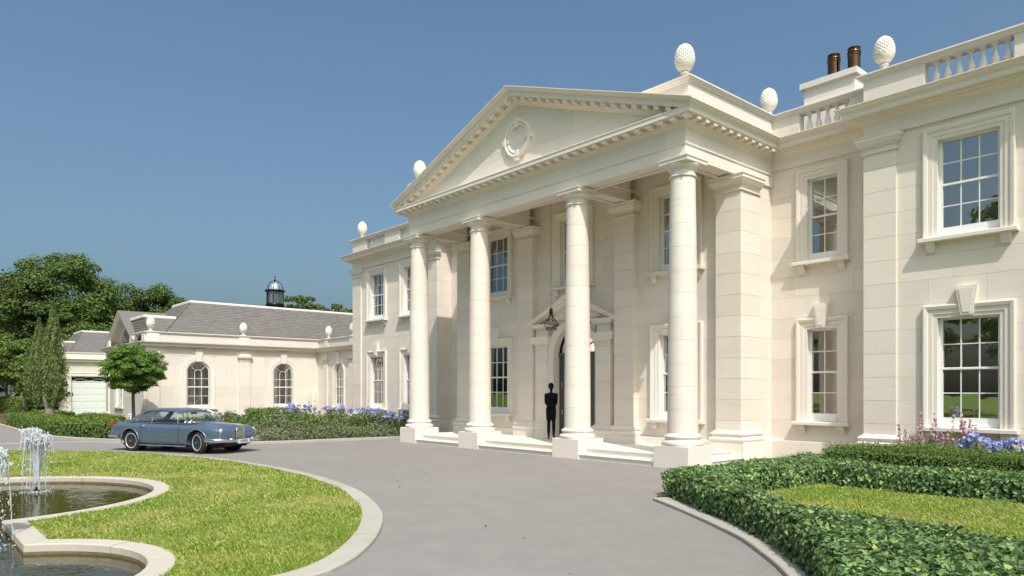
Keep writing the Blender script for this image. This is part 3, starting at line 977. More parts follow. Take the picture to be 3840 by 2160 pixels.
MB().sweep([(-.1, 8.574), (.47, 8.574), (.47, 8.582), (-.1, 8.60)], [(EX1, EYF-.02)] + FULL[7:]).obj('lead_flashing', M['lead'], mansion)
MB().sweep([(-.1, 8.574), (.47, 8.574), (.47, 8.582), (-.1, 8.60)], FULL[:5] + [(EX0, EYF-.02)]).obj('lead_flashing', M['lead'], mansion)

# modillions: one mesh, many copies
def mod_mesh():
    m = MB()
    m.box(-.072, .072, -.335, -.13, -.085, -.012)
    m.prism([(-.335, -.012), (-.348, -.008), (-.352, 0.0), (-.13, 0.0), (-.13, -.012)], -.083, .083, 'x')
    return m.mesh('modillion')
MODM = mod_mesh()
def modillion(x, y, z, rz=0.0, shear=None, flip=1):
    o = link_mesh('modillion', MODM, M['trim'], mansion)
    o.location = (x, y, z); o.rotation_euler = (0, 0, rz)
    return o
nmod = 36; sp = (EX1-EX0+.42)/(nmod-1)
for i in range(nmod):
    modillion(EX0-.21 + i*sp, EYF, 8.334)
for s, x, rz in ((1, EX1, R(90)), (-1, EX0, R(-90))):
    for k in range(12):
        y = EYF-.21 + .30 + k*.343
        if y < YREC-.45: modillion(x, y, 8.334, rz)

# ---------------------------------------------------------------- pediment
SL = 0.356; ZAP = 10.90; HWR = 6.49
tym = MB().prism([(EX0+.05, 8.47), (EX1-.05, 8.47), (CX, 8.47+(EX1-.05-CX)*SL)], EYF+.02, EYF+.30, 'y').obj('tympanum', M['mortar'], mansion)
def tri_blocks():
    z = 8.474; k = 0
    while z < 10.5:
        z2 = min(z+.547, 10.58)
        hw = lambda zz: max(0.0, (8.47+(EX1-.05-CX)*SL - zz)/SL)
        L = 1.55; n = int(2*hw(z)/L)+1
        x = CX-hw(z) ; cuts = [CX-hw(z)]
        q = CX - (n//2)*L + (L*.5 if k % 2 else 0)
        while q < CX+hw(z)-.3:
            if q > cuts[-1]+.4: cuts.append(q)
            q += L
        cuts.append(CX+hw(z))
        for a, b in zip(cuts, cuts[1:]):
            poly = []
            def clip(xx, zz):
                return max(CX-hw(zz), min(CX+hw(zz), xx))
            poly = [(a+.002, z+.002), (b-.002, z+.002), (clip(b-.002, z2-.002), z2-.002)]
            # keep the apex corner on the slope
            if a < CX < b: poly.append((min(CX, clip(b, z2)), min(z2-.002, 10.57)))
            poly.append((clip(a+.002, z2-.002), z2-.002))
            m = MB().prism(poly, EYF-.0+.006, EYF+.021, 'y')
            m.obj('stone_block', M['stone'], tym)
        z = z2; k += 1
        if z2 >= 10.5: break
tri_blocks()
def rake(prof, side, zclip, name):
    """profile (p, dz below the rake's top line), sheared along the slope"""
    n = len(prof); vs = []
    for end in (0, 1):
        for p, dz in prof:
            x = CX + (side*(5.985+p) if end else 0)          # mitred to the flank cornice
            vs.append((x, EYF-p, ZAP - SL*abs(x-CX) + dz))
    fs = [(i, (i+1) % n, n+(i+1) % n, n+i) for i in range(n)] + [tuple(range(n)), tuple(range(2*n-1, n-1, -1))]
    me = MB().add(vs, fs).mesh(name)
    bm = bmesh.new(); bm.from_mesh(me)
    if zclip is not None:
        bmesh.ops.bisect_plane(bm, geom=bm.verts[:]+bm.edges[:]+bm.faces[:], plane_co=(0, 0, zclip), plane_no=(0, 0, 1), clear_inner=True)
        bmesh.ops.holes_fill(bm, edges=[e for e in bm.edges if e.is_boundary])
    bm.to_mesh(me); bm.free()
    return link_mesh(name, me, M['trim'], mansion)
RC = [(-.30, 0), (.50, 0), (.50, -.02), (.48, -.023), (.47, -.04), (.445, -.065), (.41, -.09), (.385, -.10), (.378, -.113), (-.30, -.113)]
RCO = [(-.30, -.1135), (.372, -.1135), (.378, -.13), (.37, -.145), (.358, -.15), (.358, -.255), (-.30, -.255)]
RB_ = [(-.30, -.256), (.135, -.256), (.135, -.35), (.12, -.352), (.07, -.40), (.03, -.44), (.012, -.46), (-.05, -.46)]
for s in (-1, 1):
    rake(RC, s, None, 'raking_cyma'); rake(RCO, s, 8.471, 'raking_corona'); rake(RB_, s, 8.472, 'raking_bed_mould')
def rake_mod(x):
    s = 1 if x > CX else -1
    zt = ZAP - SL*abs(x-CX) - .2565
    m = MB()
    k = -s*SL
    def sh(vs): return [(vx, vy, vz + k*(vx-x)) for vx, vy, vz in vs]
    b = MB().box(x-.072, x+.072, EYF-.33, EYF-.13, zt-.095, zt-.012)
    b.prism([(EYF-.33, zt-.012), (EYF-.343, zt-.008), (EYF-.347, zt), (EYF-.13, zt), (EYF-.13, zt-.012)], x-.083, x+.083, 'x')
    b.v = sh(b.v)
    b.obj('modillion', M['trim'], mansion)
for s in (-1, 1):
    x = 0.20
    while ZAP - SL*x - .36 > 8.50:
        rake_mod(CX+s*x); x += .345
MB().add([(CX, EYF+.2, ZAP-.03), (CX, 22, ZAP-.03), (CX+HWR-.2, EYF+.2, ZAP-.03-SL*(HWR-.2)), (CX+HWR-.2, 22, ZAP-.03-SL*(HWR-.2)), (CX-HWR+.2, EYF+.2, ZAP-.03-SL*(HWR-.2)), (CX-HWR+.2, 22, ZAP-.03-SL*(HWR-.2))],
         [(0, 1, 3, 2), (0, 4, 5, 1)]).obj('pediment_roof', M['lead'], mansion)
# round medallion on the tympanum
def medallion():
    c = (CX, 9.43); m = MB()
    n = 64; pr = [(.385, 0), (.385, .05), (.41, .075), (.445, .07), (.455, .045), (.475, .045), (.485, .085), (.52, .105), (.56, .095), (.575, .06), (.575, 0)]
    vs = []
    for i in range(n):
        a = 2*math.pi*i/n
        for r, d in pr:
            vs.append((c[0]+r*math.cos(a)*1.0, EYF+.012-d, c[1]+r*math.sin(a)))
    k = len(pr)
    fs = [(i*k+j, ((i+1) % n)*k+j, ((i+1) % n)*k+j+1, i*k+j+1) for i in range(n) for j in range(k-1)]
    o = m.add(vs, fs).obj('medallion', M['trim'], mansion, 40)
    for q in range(4):
        a = R(90*q)
        poly = []
        for rr, w in ((.35, .06), (.35, -.06), (.65, -.095), (.65, .095)):
            poly.append((c[0]+rr*math.cos(a)-w*math.sin(a), c[1]+rr*math.sin(a)+w*math.cos(a)))
        MB().prism(poly, EYF-.075, EYF+.006, 'y').obj('keystone', M['trim'], o)
medallion()

# ---------------------------------------------------------------- parapets and balustrades
COPE = [(-.30, 9.245), (.0, 9.245), (.02, 9.25), (.04, 9.265), (.045, 9.285), (.075, 9.305), (.095, 9.33), (.10, 9.345), (.115, 9.347), (.115, 9.378), (-.30, 9.385)]
MB().box(EX0, EX1, EYF+.13, YREC, 8.572, 9.246).obj('attic', M['trim'], mansion)
MB().sweep(COPE, [(EX0, YREC-.0), (EX0, EYF+.13), (EX1, EYF+.13), (EX1, YREC)]).obj('attic_coping', M['trim'], mansion)
MB().box(EX0+.25, EX1-.25, EYF+.6, YREC+3, 9.2, 9.30).obj('attic_roof', M['lead'], mansion)
RCP = [(EX1-.002, YREC-.06), (RBX, YREC-.06), (RBX, 17.60), (0.6, 17.60)]
LCP = [(LBX0, 26.0), (LBX0, 17.60), (LBX1, 17.60), (LBX1, YREC-.06), (EX0+.002, YREC-.06)]
for P in (RCP, LCP):
    MB().sweep(COPE, P).obj('parapet_coping', M['trim'], mansion)
    MB().sweep([(-.28, 8.60), (.005, 8.60), (.005, 8.685), (-.005, 8.70), (-.28, 8.70)], P).obj('parapet_plinth', M['trim'], mansion)
def pier(x0, x1, y):
    MB().box(x0, x1, y, y+.26, 8.70, 9.246).obj('parapet_pier', M['stone'], mansion)
for x0, x1 in ((RBX, -6.0), (-4.29, -3.0), (-1.2, 0.6)): pier(x0, x1, 17.60)
for x0, x1 in ((LBX0, -30.91), (-29.18, -27.91), (-26.4, LBX1)): pier(x0, x1, 17.60)
for x0, x1 in ((EX1, -9.30), (-7.98, RBX+.3)): pier(x0, x1, YREC-.06)
pier(LBX1-.3, EX0, YREC-.06)
MB().box(LBX0, LBX0+.26, 17.86, 26, 8.70, 9.246).obj('parapet_pier', M['stone'], mansion)
balm = MB().lathe([(.075, 8.7000), (.075, 8.7380)], sq=True).lathe([(.06, 8.7380), (.068, 8.7507), (.06, 8.7671), (.048, 8.7735), (.06, 8.8013), (.074, 8.8457), (.078, 8.8837), (.072, 8.9280), (.055, 8.9787), (.042, 9.0357), (.036, 9.0927), (.036, 9.1181), (.046, 9.1244), (.048, 9.1371), (.046, 9.1497), (.036, 9.1535), (.037, 9.1751), (.046, 9.1877), (.056, 9.2029)], n=20).lathe([(.07, 9.2029), (.07, 9.2460)], sq=True).mesh('baluster')
balm.polygons.foreach_set('use_smooth', [True]*len(balm.polygons)); balm.set_sharp_from_angle(angle=R(40))
def balusters(xs, y):
    for x in xs:
        o = link_mesh('baluster', balm, M['cast'], mansion)
        o.location = (x, y+.13, 0)
balusters([-5.79+.2267*k for k in range(7)], 17.60)
balusters([-2.79+.2267*k for k in range(7)], 17.60)
balusters([-9.07+.2425*k for k in range(5)], YREC-.06)
balusters([-30.63+.2385*k for k in range(6)], 17.60)
balusters([-27.66+.2385*k for k in range(5)], 17.60)

# flat roof behind the parapets
MB().box(LBX0+.3, 0.5, YREC+.15, 30, 8.3, 8.62).obj('flat_roof', M['lead'], mansion)
MB().box(LBX0+.3, LBX1-.3, 17.9, YREC+.15, 8.3, 8.62).obj('flat_roof', M['lead'], mansion)
MB().box(RBX+.3, 0.5, 17.9, YREC+.15, 8.3, 8.62).obj('flat_roof', M['lead'], mansion)

# chimney
def chimney(x0, x1, y0, y1):
    ch = MB().box(x0+.09, x1-.09, y0+.09, y1-.09, 8.6, 10.66).obj('chimney', M['stone'], mansion)
    MB().sweep([(-.1, 10.60), (0, 10.60), (0, 10.765), (-.1, 10.77)], [(x0, y0), (x1, y0), (x1, y1), (x0, y1)], True).obj('chimney_cap', M['trim'], ch)
    MB().box(x0+.05, x1-.05, y0+.05, y1-.05, 10.62, 10.762).obj('chimney_cap_slab', M['trim'], ch)
    MB().sweep([(-.1, 10.02), (-.03, 10.02), (-.005, 10.08), (-.005, 10.12), (-.02, 10.13), (-.09, 10.15)], [(x0, y0), (x1, y0), (x1, y1), (x0, y1)], True).obj('chimney_band', M['trim'], ch)
    for x, h in ((x0+.62+.175, .70), (x0+1.19+.175, .70)):
        pot = MB().lathe([(.165, 10.76), (.165, 11.24), (.175, 11.245), (.183, 11.265), (.175, 11.285), (.166, 11.29), (.166, 11.32), (.18, 11.325), (.186, 11.345), (.18, 11.365), (.168, 11.37), (.166, 11.44), (.175, 11.455), (.175, 11.47), (.14, 11.472), (.135, 11.2)], x, y0+.45, 28)
        pot.obj('chimney_pot', M['copper'], ch, 40)
M['copper'] = plain('glazed_bronze_pot', (0.20, 0.10, 0.045), 0.10, 1.0, nscale=9, amt=0.45)
chimney(-10.14, -8.51, 20.0, 21.1)

# ---------------------------------------------------------------- entrance
DX = CX-0.08
def arch_pts(r, zs, n=28, z0=0.0):
    return [(DX-r, z0)] + [(DX-r*math.cos(math.pi*i/n), zs+r*math.sin(math.pi*i/n)) for i in range(n+1)] + [(DX+r, z0)]
ZSP = 3.03
dc = MB()
path = arch_pts(0.93, ZSP, 32, FLOOR)
m = MB().sweep([(0, -.30), (0, .03), (-.035, .035), (-.04, .055), (-.09, .058), (-.095, .082), (-.15, .085), (-.16, .11), (-.19, .12), (-.205, .105), (-.205, -.1)], path)
m.v = [(x, YW - z, y) for x, y, z in m.v]
doorcase = m.obj('doorcase', M['trim'], mansion, 30)
# wall infill round the arch head
n = 24; r = 0.93
vs = []; fs = []
for i in range(n+1):
    a = math.pi*i/n
    vs += [(DX-r*math.cos(a), YW-.0, ZSP+r*math.sin(a)), (DX-r*math.cos(a), YW-.0, 4.05)]
for i in range(n): fs.append((2*i, 2*i+2, 2*i+3, 2*i+1))
MB().add(vs, fs).obj('arch_spandrel', M['stone'], doorcase)
for s in (-1, 1):
    xa, xb = sorted((DX+s*1.09, DX+s*1.68))
    p = pilaster(xa, xb, YW-.16, YW-.01, 0.53, 3.66, base=True, parent=doorcase)
    MB().box(xa-.09, xb+.09, YW-.25, YW-.01, FLOOR-.01, 0.53).obj('door_pilaster_plinth', M['trim'], p)
    MB().box(xa+.02, xb-.02, YW-.14, YW-.01, 3.66, 3.92).obj('entablature_block', M['trim'], doorcase)
    # horizontal cornice return above each pilaster
    MB().sweep([(-.02, 3.92), (.03, 3.93), (.07, 3.97), (.10, 3.98), (.10, 4.04), (.13, 4.06), (.14, 4.09), (-.02, 4.09)], [(xa-.0, YW-.01), (xa-.0, YW-.16), (xb+.0, YW-.16), (xb+.0, YW-.01)]).obj('cornice_return', M['trim'], doorcase)
def drake(side):
    pr = [(-.01, 0), (.33, 0), (.33, -.02), (.29, -.05), (.27, -.07), (.27, -.13), (.19, -.135), (.15, -.18), (.12, -.20), (-.01, -.20)]
    k = len(pr); vs = []
    for x in (DX, DX+side*1.97):
        for p, dz in pr: vs.append((x, YW-p, 5.0 - .445*abs(x-DX) + dz))
    fs = [(i, (i+1) % k, k+(i+1) % k, k+i) for i in range(k)] + [tuple(range(k)), tuple(range(2*k-1, k-1, -1))]
    MB().add(vs, fs).obj('raking_cornice', M['trim'], doorcase)
drake(1); drake(-1)
# the door leaf and fanlight, set back in the arch
YD = YW+.26
dr = MB().box(DX-.92, DX+.92, YD, YD+.06, FLOOR+.005, 3.0).obj('door', M['door'], mansion)
for s in (-1, 1):
    for z0, z1 in ((0.55, 1.05), (1.2, 2.0), (2.15, 2.8)):
        xa, xb = sorted((DX+s*.14, DX+s*.74))
        MB().prism([(xa, z0), (xb, z0), (xb, z1), (xa, z1)], YD-.012, YD, 'y').obj('door_panel', M['door'], dr)
        MB().prism([(xa+.07, z0+.07), (xb-.07, z0+.07), (xb-.07, z1-.07), (xa+.07, z1-.07)], YD-.022, YD-.0122, 'y').obj('door_panel_field', M['door'], dr)
    MB().box(DX+s*.87-.03, DX+s*.87+.03, YD-.03, YD-.001, FLOOR+.01, 2.995).obj('door_stile', M['door'], dr)
M['brass'] = plain('brass', (0.62, 0.45, 0.2), 0.3, 0.9, amt=0.1)
MB().box(DX-.922, DX+.922, YD-.05, YD+.08, 3.001, 3.12).obj('transom', M['door'], dr)
for zz in (1.15, 2.05):
    MB().box(DX-.80, DX-.75, YD-.04, YD-.02, zz-.09, zz+.09).obj('hinge_plate', M['brass'], dr)
MB().tube([(DX+.06, YD-.05, 1.25), (DX+.06, YD-.08, 1.3), (DX+.06, YD-.08, 1.55), (DX+.06, YD-.05, 1.6)], .014).obj('door_handle', M['brass'], dr)
fan = MB()
an = [(DX-.88*math.cos(math.pi*i/24), YD, 3.12+.82*math.sin(math.pi*i/24)) for i in range(25)]
fan.tube(an, .035, 6)
for a in (30, 60, 90, 120, 150):
    fan.tube([(DX-.2*math.cos(R(a)), YD, 3.12+.2*math.sin(R(a))), (DX-.86*math.cos(R(a)), YD, 3.12+.8*math.sin(R(a)))], .014, 5)
fan.tube([(DX-.22*math.cos(math.pi*i/12), YD, 3.12+.22*math.sin(math.pi*i/12)) for i in range(13)], .016, 5)
fl = fan.obj('fanlight', M['black'], mansion)
vs = [(DX, YD+.02, 3.12)] + [(x, YD+.02, z) for x, y, z in an]
MB().add(vs, [(0, i, i+1) for i in range(1, 25)]).obj('pane', M['glass'], fl)
MB().box(DX-1.6, DX+1.6, YW+3.0, YW+3.05, 0, 4.6).obj('hall_wall', M['room'], mansion)
MB().box(DX-1.6, DX-1.55, YW+.32, YW+3.0, 0, 4.6).obj('hall_wall', M['room'], mansion)
MB().box(DX+1.55, DX+1.6, YW+.32, YW+3.0, 0, 4.6).obj('hall_wall', M['room'], mansion)
MB().box(DX-1.6, DX+1.6, YW+.32, YW+3.0, 4.5, 4.55).obj('hall_ceiling', M['room'], mansion)
# ================================================================ low wing with arched windows
WX, WY0, WY1 = -36.75, 9.21, 17.95
wing = thing('arched_window_wing', 'low cream stone wing with arched windows and a grey slate roof beside the mansion', 'building', (-39.5, 13.5, 0))

def rot_obj(mb, ang, tx, ty):
    c, s = math.cos(ang), math.sin(ang)
    mb.v = [(x*c - y*s + tx, x*s + y*c + ty, z) for x, y, z in mb.v]
    return mb

def make_arched(parent):
    hg, z0, zs = 0.50, 1.17, 2.73
    def ap(r, zb, n=24): return [(-r, zb)] + [(-r*math.cos(math.pi*i/n), zs + r*math.sin(math.pi*i/n)) for i in range(n+1)] + [(r, zb)]
    m = to_xz(MB().sweep([(0, -.15), (0, -.05), (-.075, -.05), (-.075, -.15)], ap(hg, z0-.16)))
    m.box(-hg, hg, .05, .15, z0-.16, z0)
    win = m.obj('arched_window', M['white'], None); attach(win, parent)
    m = MB()
    for x in (-.167, .167): m.box(x-.011, x+.011, .075, .105, z0, zs)
    for z in (1.60, 2.46): m.box(-hg, hg, .078, .102, z-.011, z+.011)
    m.box(-hg, hg, .055, .115, 2.05-.027, 2.05+.027)
    arcp = [(-.167*math.cos(math.pi*i/14), .09, zs+.167*math.sin(math.pi*i/14)) for i in range(15)]
    m.tube(arcp, .012, 5)
    for a in (45, 135):
        m.tube([(.167*math.cos(R(a)), .09, zs+.167*math.sin(R(a))), (hg*math.cos(R(a)), .09, zs+hg*math.sin(R(a)))], .011, 5)
    m.obj('glazing_bars', M['white'], win, world_coords=False)
    zz = [z0, 1.60, 2.05, 2.46]; xx = [-hg, -.167, .167, hg]
    for i in range(3):
        for j in range(3):
            MB().box(xx[i]+.004, xx[i+1]-.004, .088, .092, zz[j]+.004, zz[j+1]-.004).obj('pane', M['glass'], win, world_coords=False)
    inner = [(-.16, 2.465), (.16, 2.465)] + [(.16*math.cos(math.pi*i/10), zs+.16*math.sin(math.pi*i/10)) for i in range(11)]
    MB().prism(inner, .088, .092, 'y').obj('pane', M['glass'], win, world_coords=False)
    for a0, a1 in ((0, 45), (45, 135), (135, 180)):
        n = 8
        A = [R(a0+(a1-a0)*i/n) for i in range(n+1)]
        poly = [(hg*math.cos(a), zs+hg*math.sin(a)) for a in A] + [(.175*math.cos(a), zs+.175*math.sin(a)) for a in reversed(A)]
        if a0 == 0: poly = [(hg, 2.465)] + poly + [(.175, 2.465)]
        if a1 == 180: poly = poly[:n+1] + [(-hg, 2.465), (-.175, 2.465)] + poly[n+1:]
        MB().prism(poly, .088, .092, 'y').obj('pane', M['glass'], win, world_coords=False)
    # surround: flat slab filling the square round the arch, then the moulded band
    n = 24; H, ZT_ = .80, 3.56
    vs = []
    for i in range(n+1):
        a = math.pi*i/n
        x, z = -hg*1.135*math.cos(a), zs+hg*1.135*math.sin(a)
        k = min(H/max(1e-6, abs(math.cos(a))), (ZT_-zs)/max(1e-6, abs(math.sin(a))))
        X, Zc = -k*math.cos(a), zs+k*math.sin(a)
        vs += [(x, -.016, z), (X, -.016, Zc), (x, .16, z)]
    fs = []
    for i in range(n):
        fs += [(3*i, 3*i+3, 3*i+4, 3*i+1), (3*i, 3*i+2, 3*i+5, 3*i+3)]
    m = MB().add(vs, fs)
    for s in (-1, 1):
        a, b = sorted((s*hg*1.135, s*H))
        m.box(a, b, -.016, .16, z0-.2, zs)
    m.obj('surround', M['stone'], win, world_coords=False)
    to_xz(MB().sweep([(0, 0), (0, .03), (-.05, .034), (-.055, .045), (-.175, .047), (-.18, .06), (-.205, .06), (-.215, .045), (-.22, 0)], ap(hg+.08, z0-.2, 30))).obj('architrave', M['trim'], win, 30, world_coords=False)
    MB().prism([(-.125, 3.30), (.125, 3.30), (.19, 3.90), (-.19, 3.90)], -.10, 0.0, 'y').obj('keystone', M['trim'], win, world_coords=False)
    MB().box(-H-.08, H+.08, -.10, .05, z0-.24, z0-.17).obj('sill', M['trim'], win, world_coords=False)
    m = MB()
    m.add([(-1.3,.3,.4),(1.3,.3,.4),(1.3,1.5,.4),(-1.3,1.5,.4),(-1.3,.3,3.7),(1.3,.3,3.7),(1.3,1.5,3.7),(-1.3,1.5,3.7)], [(0,1,2,3),(4,5,6,7),(1,2,6,5),(2,3,7,6),(3,0,4,7)])
    m.obj('room', M['room'], win, world_coords=False)
    return win
aw = make_arched(wing)
WYS = [11.6, 15.95]
for i, y in enumerate(WYS):
    w = aw if i == 0 else copy_tree(aw, wing)
    w.location = (WX, y, 0); w.rotation_euler = (0, 0, R(90))
w = copy_tree(aw, wing); w.location = (-34.35, WY1, 0); w.rotation_euler = (0, 0, 0); w.scale = (0.86, 1, 1)
H_ = lambda c: (c-.52, c+.52, 1.0, 3.24)
HA = lambda c: (c-.80, c+.80, 0.97, 3.56)
ww = wall('wall', wing, 'x', WX, -.3, (WY0, WY1+.3, 0, 4.2), [H_(y) for y in WYS])
ashlar(ww, 'x', WX, 1, (WY0, WY1, 0.53, 3.62), [HA(y) for y in WYS], course=0.515, length=1.25)
wr = wall('wall', wing, 'y', WY1, .3, (WX-.3, LBX0+.3, 0, 4.2), [(-34.35-.45, -34.35+.45, 1.0, 3.24)])
ashlar(wr, 'y', WY1, -1, (WX, LBX0+.05, 0.53, 3.62), [(-34.35-.69, -34.35+.69, .97, 3.56)], course=0.515, length=1.25)
wf = wall('wall', wing, 'y', WY0, .3, (-44.6, WX-.0, 0, 4.2), [(-42.5, -41.2, 1.0, 3.24)])
ashlar(wf, 'y', WY0, -1, (-44.6, WX, 0.53, 3.62), [(-42.7, -41.0, .97, 3.56)], course=0.515, length=1.25)
w = copy_tree(aw, wing); w.location = (-41.85, WY0, 0); w.rotation_euler = (0, 0, 0)
WPATH = [(-47.0, 20), (-47.0, WY0+4), (-44.6, WY0+4), (-44.6, WY0), (WX, WY0), (WX, WY1), (LBX0+.1, WY1)]
WP2 = WPATH[3:]
MB().sweep([(-.2, 0.0), (.03, 0.0), (.03, .49), (.02, .525), (0, .53), (-.2, .53)], WP2).obj('plinth_course', M['trim'], wing)
MB().sweep([(-.2, 3.60), (.018, 3.60), (.026, 3.61), (.018, 3.63), (.018, 3.91), (-.2, 3.91)], WP2).obj('frieze', M['trim'], wing)
MB().sweep([(-.3, 3.905), (.03, 3.905), (.05, 3.93), (.10, 3.955), (.14, 3.975), (.145, 4.0), (.25, 4.005), (.25, 4.07), (.265, 4.085), (.30, 4.105), (.335, 4.135), (.345, 4.16), (.36, 4.162), (.36, 4.185), (-.3, 4.19)], WP2).obj('cornice', M['trim'], wing)
MB().sweep([(-.28, 4.19), (.33, 4.19), (.33, 4.196), (-.28, 4.21)], WP2).obj('lead_flashing', M['lead'], wing)
MB().sweep([(-.26, 4.20), (0, 4.20), (0, 4.59), (-.26, 4.59)], WP2[1:]).obj('parapet', M['stone'], wing)
MB().sweep([(-.30, 4.585), (.03, 4.585), (.045, 4.60), (.06, 4.635), (.08, 4.65), (.08, 4.685), (-.30, 4.69)], [(-38.7, WY0)] + WP2[1:]).obj('parapet_coping', M['trim'], wing)

def wing_pil(ang, tx, ty, w=.28):
    d = 0.09
    def T(m): return rot_obj(m, ang, tx, ty)
    core = T(MB().box(-w+.01, w-.01, -d+.01, .05, .0, 3.61)).obj('pilaster', M['mortar'], wing)
    z = .53
    while z < 3.3:
        b = min(z+.515, 3.36)
        T(MB().box(-w, w, -d, .03, max(z, .72)+.002, b-.002)).obj('stone_block', M['stone'], core)
        z += .515
    T(MB().sweep([(p*.6, .53+q*.6) for p, q in BASE_P] + [(-.05, .71), (-.05, .53)], [(-w, .05), (-w, -d), (w, -d), (w, .05)])).obj('base', M['trim'], core)
    T(MB().sweep([(p*.62, 3.355+q*.62) for p, q in CAP_P] + [(-.05, 3.61), (-.05, 3.355)], [(-w, .05), (-w, -d), (w, -d), (w, .05)])).obj('capital', M['trim'], core)
    T(MB().box(-w-.09, w+.09, -d-.08, .05, 0, .53)).obj('plinth', M['trim'], core)
    T(MB().box(-w, w, -d, .05, 3.61, 3.90)).obj('frieze_block', M['trim'], core)
    T(MB().box(-w, w, -.05, .05, 4.21, 4.585)).obj('parapet_pier', M['trim'], core)
wing_pil(R(90), WX, 13.86)
wing_pil(R(90), WX, WY0+.31)
wing_pil(0, -35.75, WY1, .2); wing_pil(0, -32.95, WY1, .2)
wing_pil(0, -44.2, WY0); wing_pil(0, -39.3, WY0); wing_pil(0, WX-.31, WY0)

# gable over the end bay
GX, GHW, GZ0, GZ1, GY0 = -41.85, 3.15, 4.20, 6.06, 9.12
gs = (GZ1-GZ0)/GHW
gab = MB().prism([(GX-GHW+.4, GZ0), (GX+GHW-.4, GZ0), (GX, GZ1-.30)], 9.60, 9.7, 'y').obj('gable', M['stone'], wing)
for s in (-1, 1):
    pr = [(0, 0), (.55, 0), (.55, -.03), (.50, -.08), (.47, -.12), (.47, -.20), (.44, -.21), (.42, -.26), (.06, -.27), (.04, -.33), (0, -.36)]
    k = len(pr); vs = []
    for x in (GX, GX+s*GHW):
        for p, dz in pr: vs.append((x, 9.67-p, GZ1 - gs*abs(x-GX) + dz))
    fs = [(i, (i+1) % k, k+(i+1) % k, k+i) for i in range(k)] + [tuple(range(k)), tuple(range(2*k-1, k-1, -1))]
    MB().add(vs, fs).obj('raking_cornice', M['trim'], gab)
    y0, y1 = 9.12, 12.4
    z = lambda x: GZ1+.02-gs*abs(x-GX)
    xe = GX+s*(GHW+.1)
    MB().add([(GX, y0, z(GX)), (GX, y1, z(GX)), (xe, y1, z(xe)), (xe, y0, z(xe)), (GX, y0, z(GX)-.03), (GX, y1, z(GX)-.03), (xe, y1, z(xe)-.03), (xe, y0, z(xe)-.03)],
             [(0,1,2,3),(4,7,6,5),(0,3,7,4),(1,5,6,2),(2,6,7,3)]).obj('gable_roof', M['slateplain'] if 'slateplain' in M else M['lead'], gab)
m = MB().sweep([(0, 0), (0, .07), (-.05, .08), (-.12, .085), (-.14, .05), (-.14, 0)], [(-.55*math.cos(math.pi*i/20), .55*math.sin(math.pi*i/20)) for i in range(21)])
m.v = [(GX+x, 9.60-z, 4.35+y) for x, y, z in m.v]
m.obj('gable_arch', M['trim'], gab, 30)

# slate roofs: sloping planes covered with separate slates
SLATE_N = [0]
def slate_face(parent, P0, U, V, nu_len, nv_len, trim=None, w=.25, h=.14, limit=0):
    """P0 eave corner, U unit along eave, V unit up slope. trim(t)->(u0,u1) at height t"""
    P0, U, V = Vector(P0), Vector(U).normalized(), Vector(V).normalized()
    N = U.cross(V).normalized()
    if N.z < 0: N = -N
    rows = int(nv_len/h); big = MB(); made = 0
    for r in range(rows+1):
        t = r*h
        if t > nv_len-.01: break
        t2 = min(t+h+.02, nv_len)
        a, b = trim(t) if trim else (0, nu_len)
        x = a - (w*.5 if r % 2 else 0)
        while x < b:
            x0, x1 = max(a, x)+.004, min(b, x+w)-.004
            x += w
            if x1-x0 < .03: continue
            lift = .016+random.uniform(-.002, .003)
            q = [P0+U*x0+V*t+N*lift, P0+U*x1+V*t+N*lift, P0+U*x1+V*t2+N*.002, P0+U*x0+V*t2+N*.002]
            e = [P0+U*x0+V*t+N*0, P0+U*x1+V*t+N*0]
            vs = q+e; fs = [(0,1,2,3),(4,5,1,0)]
            if made < limit and SLATE_N[0] < 290:
                MB().add(vs, fs).obj('slate', M['slate'], parent); made += 1; SLATE_N[0] += 1
            else:
                big.add(vs, fs)
    if big.v:
        o = big.obj('slates', M['slate'], parent); o['kind'] = 'stuff'
    return N
def roof_block(parent, xe, ye0, ye1, xc, yc0, yc1, ze, zc, limit=0, hipfront=True, hipback=False, name='roof'):
    """mansard: eave at x=xe (faces +X), cap edge at x=xc; front hip from ye0 to yc0"""
    back = xe - 2*(xe-xc) - 3.0
    vs = [(xe, ye0, ze), (xe, ye1, ze), (xc, yc1, zc), (xc, yc0, zc), (back+(xe-xc), yc0, zc), (back+(xe-xc), yc1, zc), (back, ye0, ze), (back, ye1, ze)]
    base = MB().add(vs, [(0, 1, 2, 3), (3, 2, 5, 4), (0, 3, 4, 6), (6, 4, 5, 7), (1, 7, 5, 2)]).obj(name, M['lead'], parent)
    run_ = xe-xc; rise = zc-ze; L = math.hypot(run_, rise)
    def tr(t):
        f = t/L
        return (f*(yc0-ye0), (ye1-ye0) - f*(ye1-yc1))
    slate_face(base, (xe, ye0, ze), (0, 1, 0), (-run_, 0, rise), ye1-ye0, L, tr, limit=limit)
    if hipfront:
        d = yc0-ye0; L2 = math.hypot(d, rise)
        wtot = xe-back
        def tr2(t):
            f = t/L2
            return (f*(xe-xc), wtot - f*(xe-xc))
        slate_face(base, (xe, ye0, ze), (-1, 0, 0), (0, d, rise), wtot, L2, tr2, limit=40 if limit else 0)
    cap = [(back+run_, yc1), (back+run_, yc0), (xc, yc0), (xc, yc1)]
    MB().sweep([(-.25, zc-.03), (.03, zc-.06), (.06, zc-.05), (.06, zc+.04), (.03, zc+.07), (-.25, zc+.07)], cap).obj('ridge_cap', M['cast'], base)
    return base
M['slateplain'] = plain('plain_slate_sheet', (0.165, 0.148, 0.135), 0.75, nscale=40, amt=0.12)
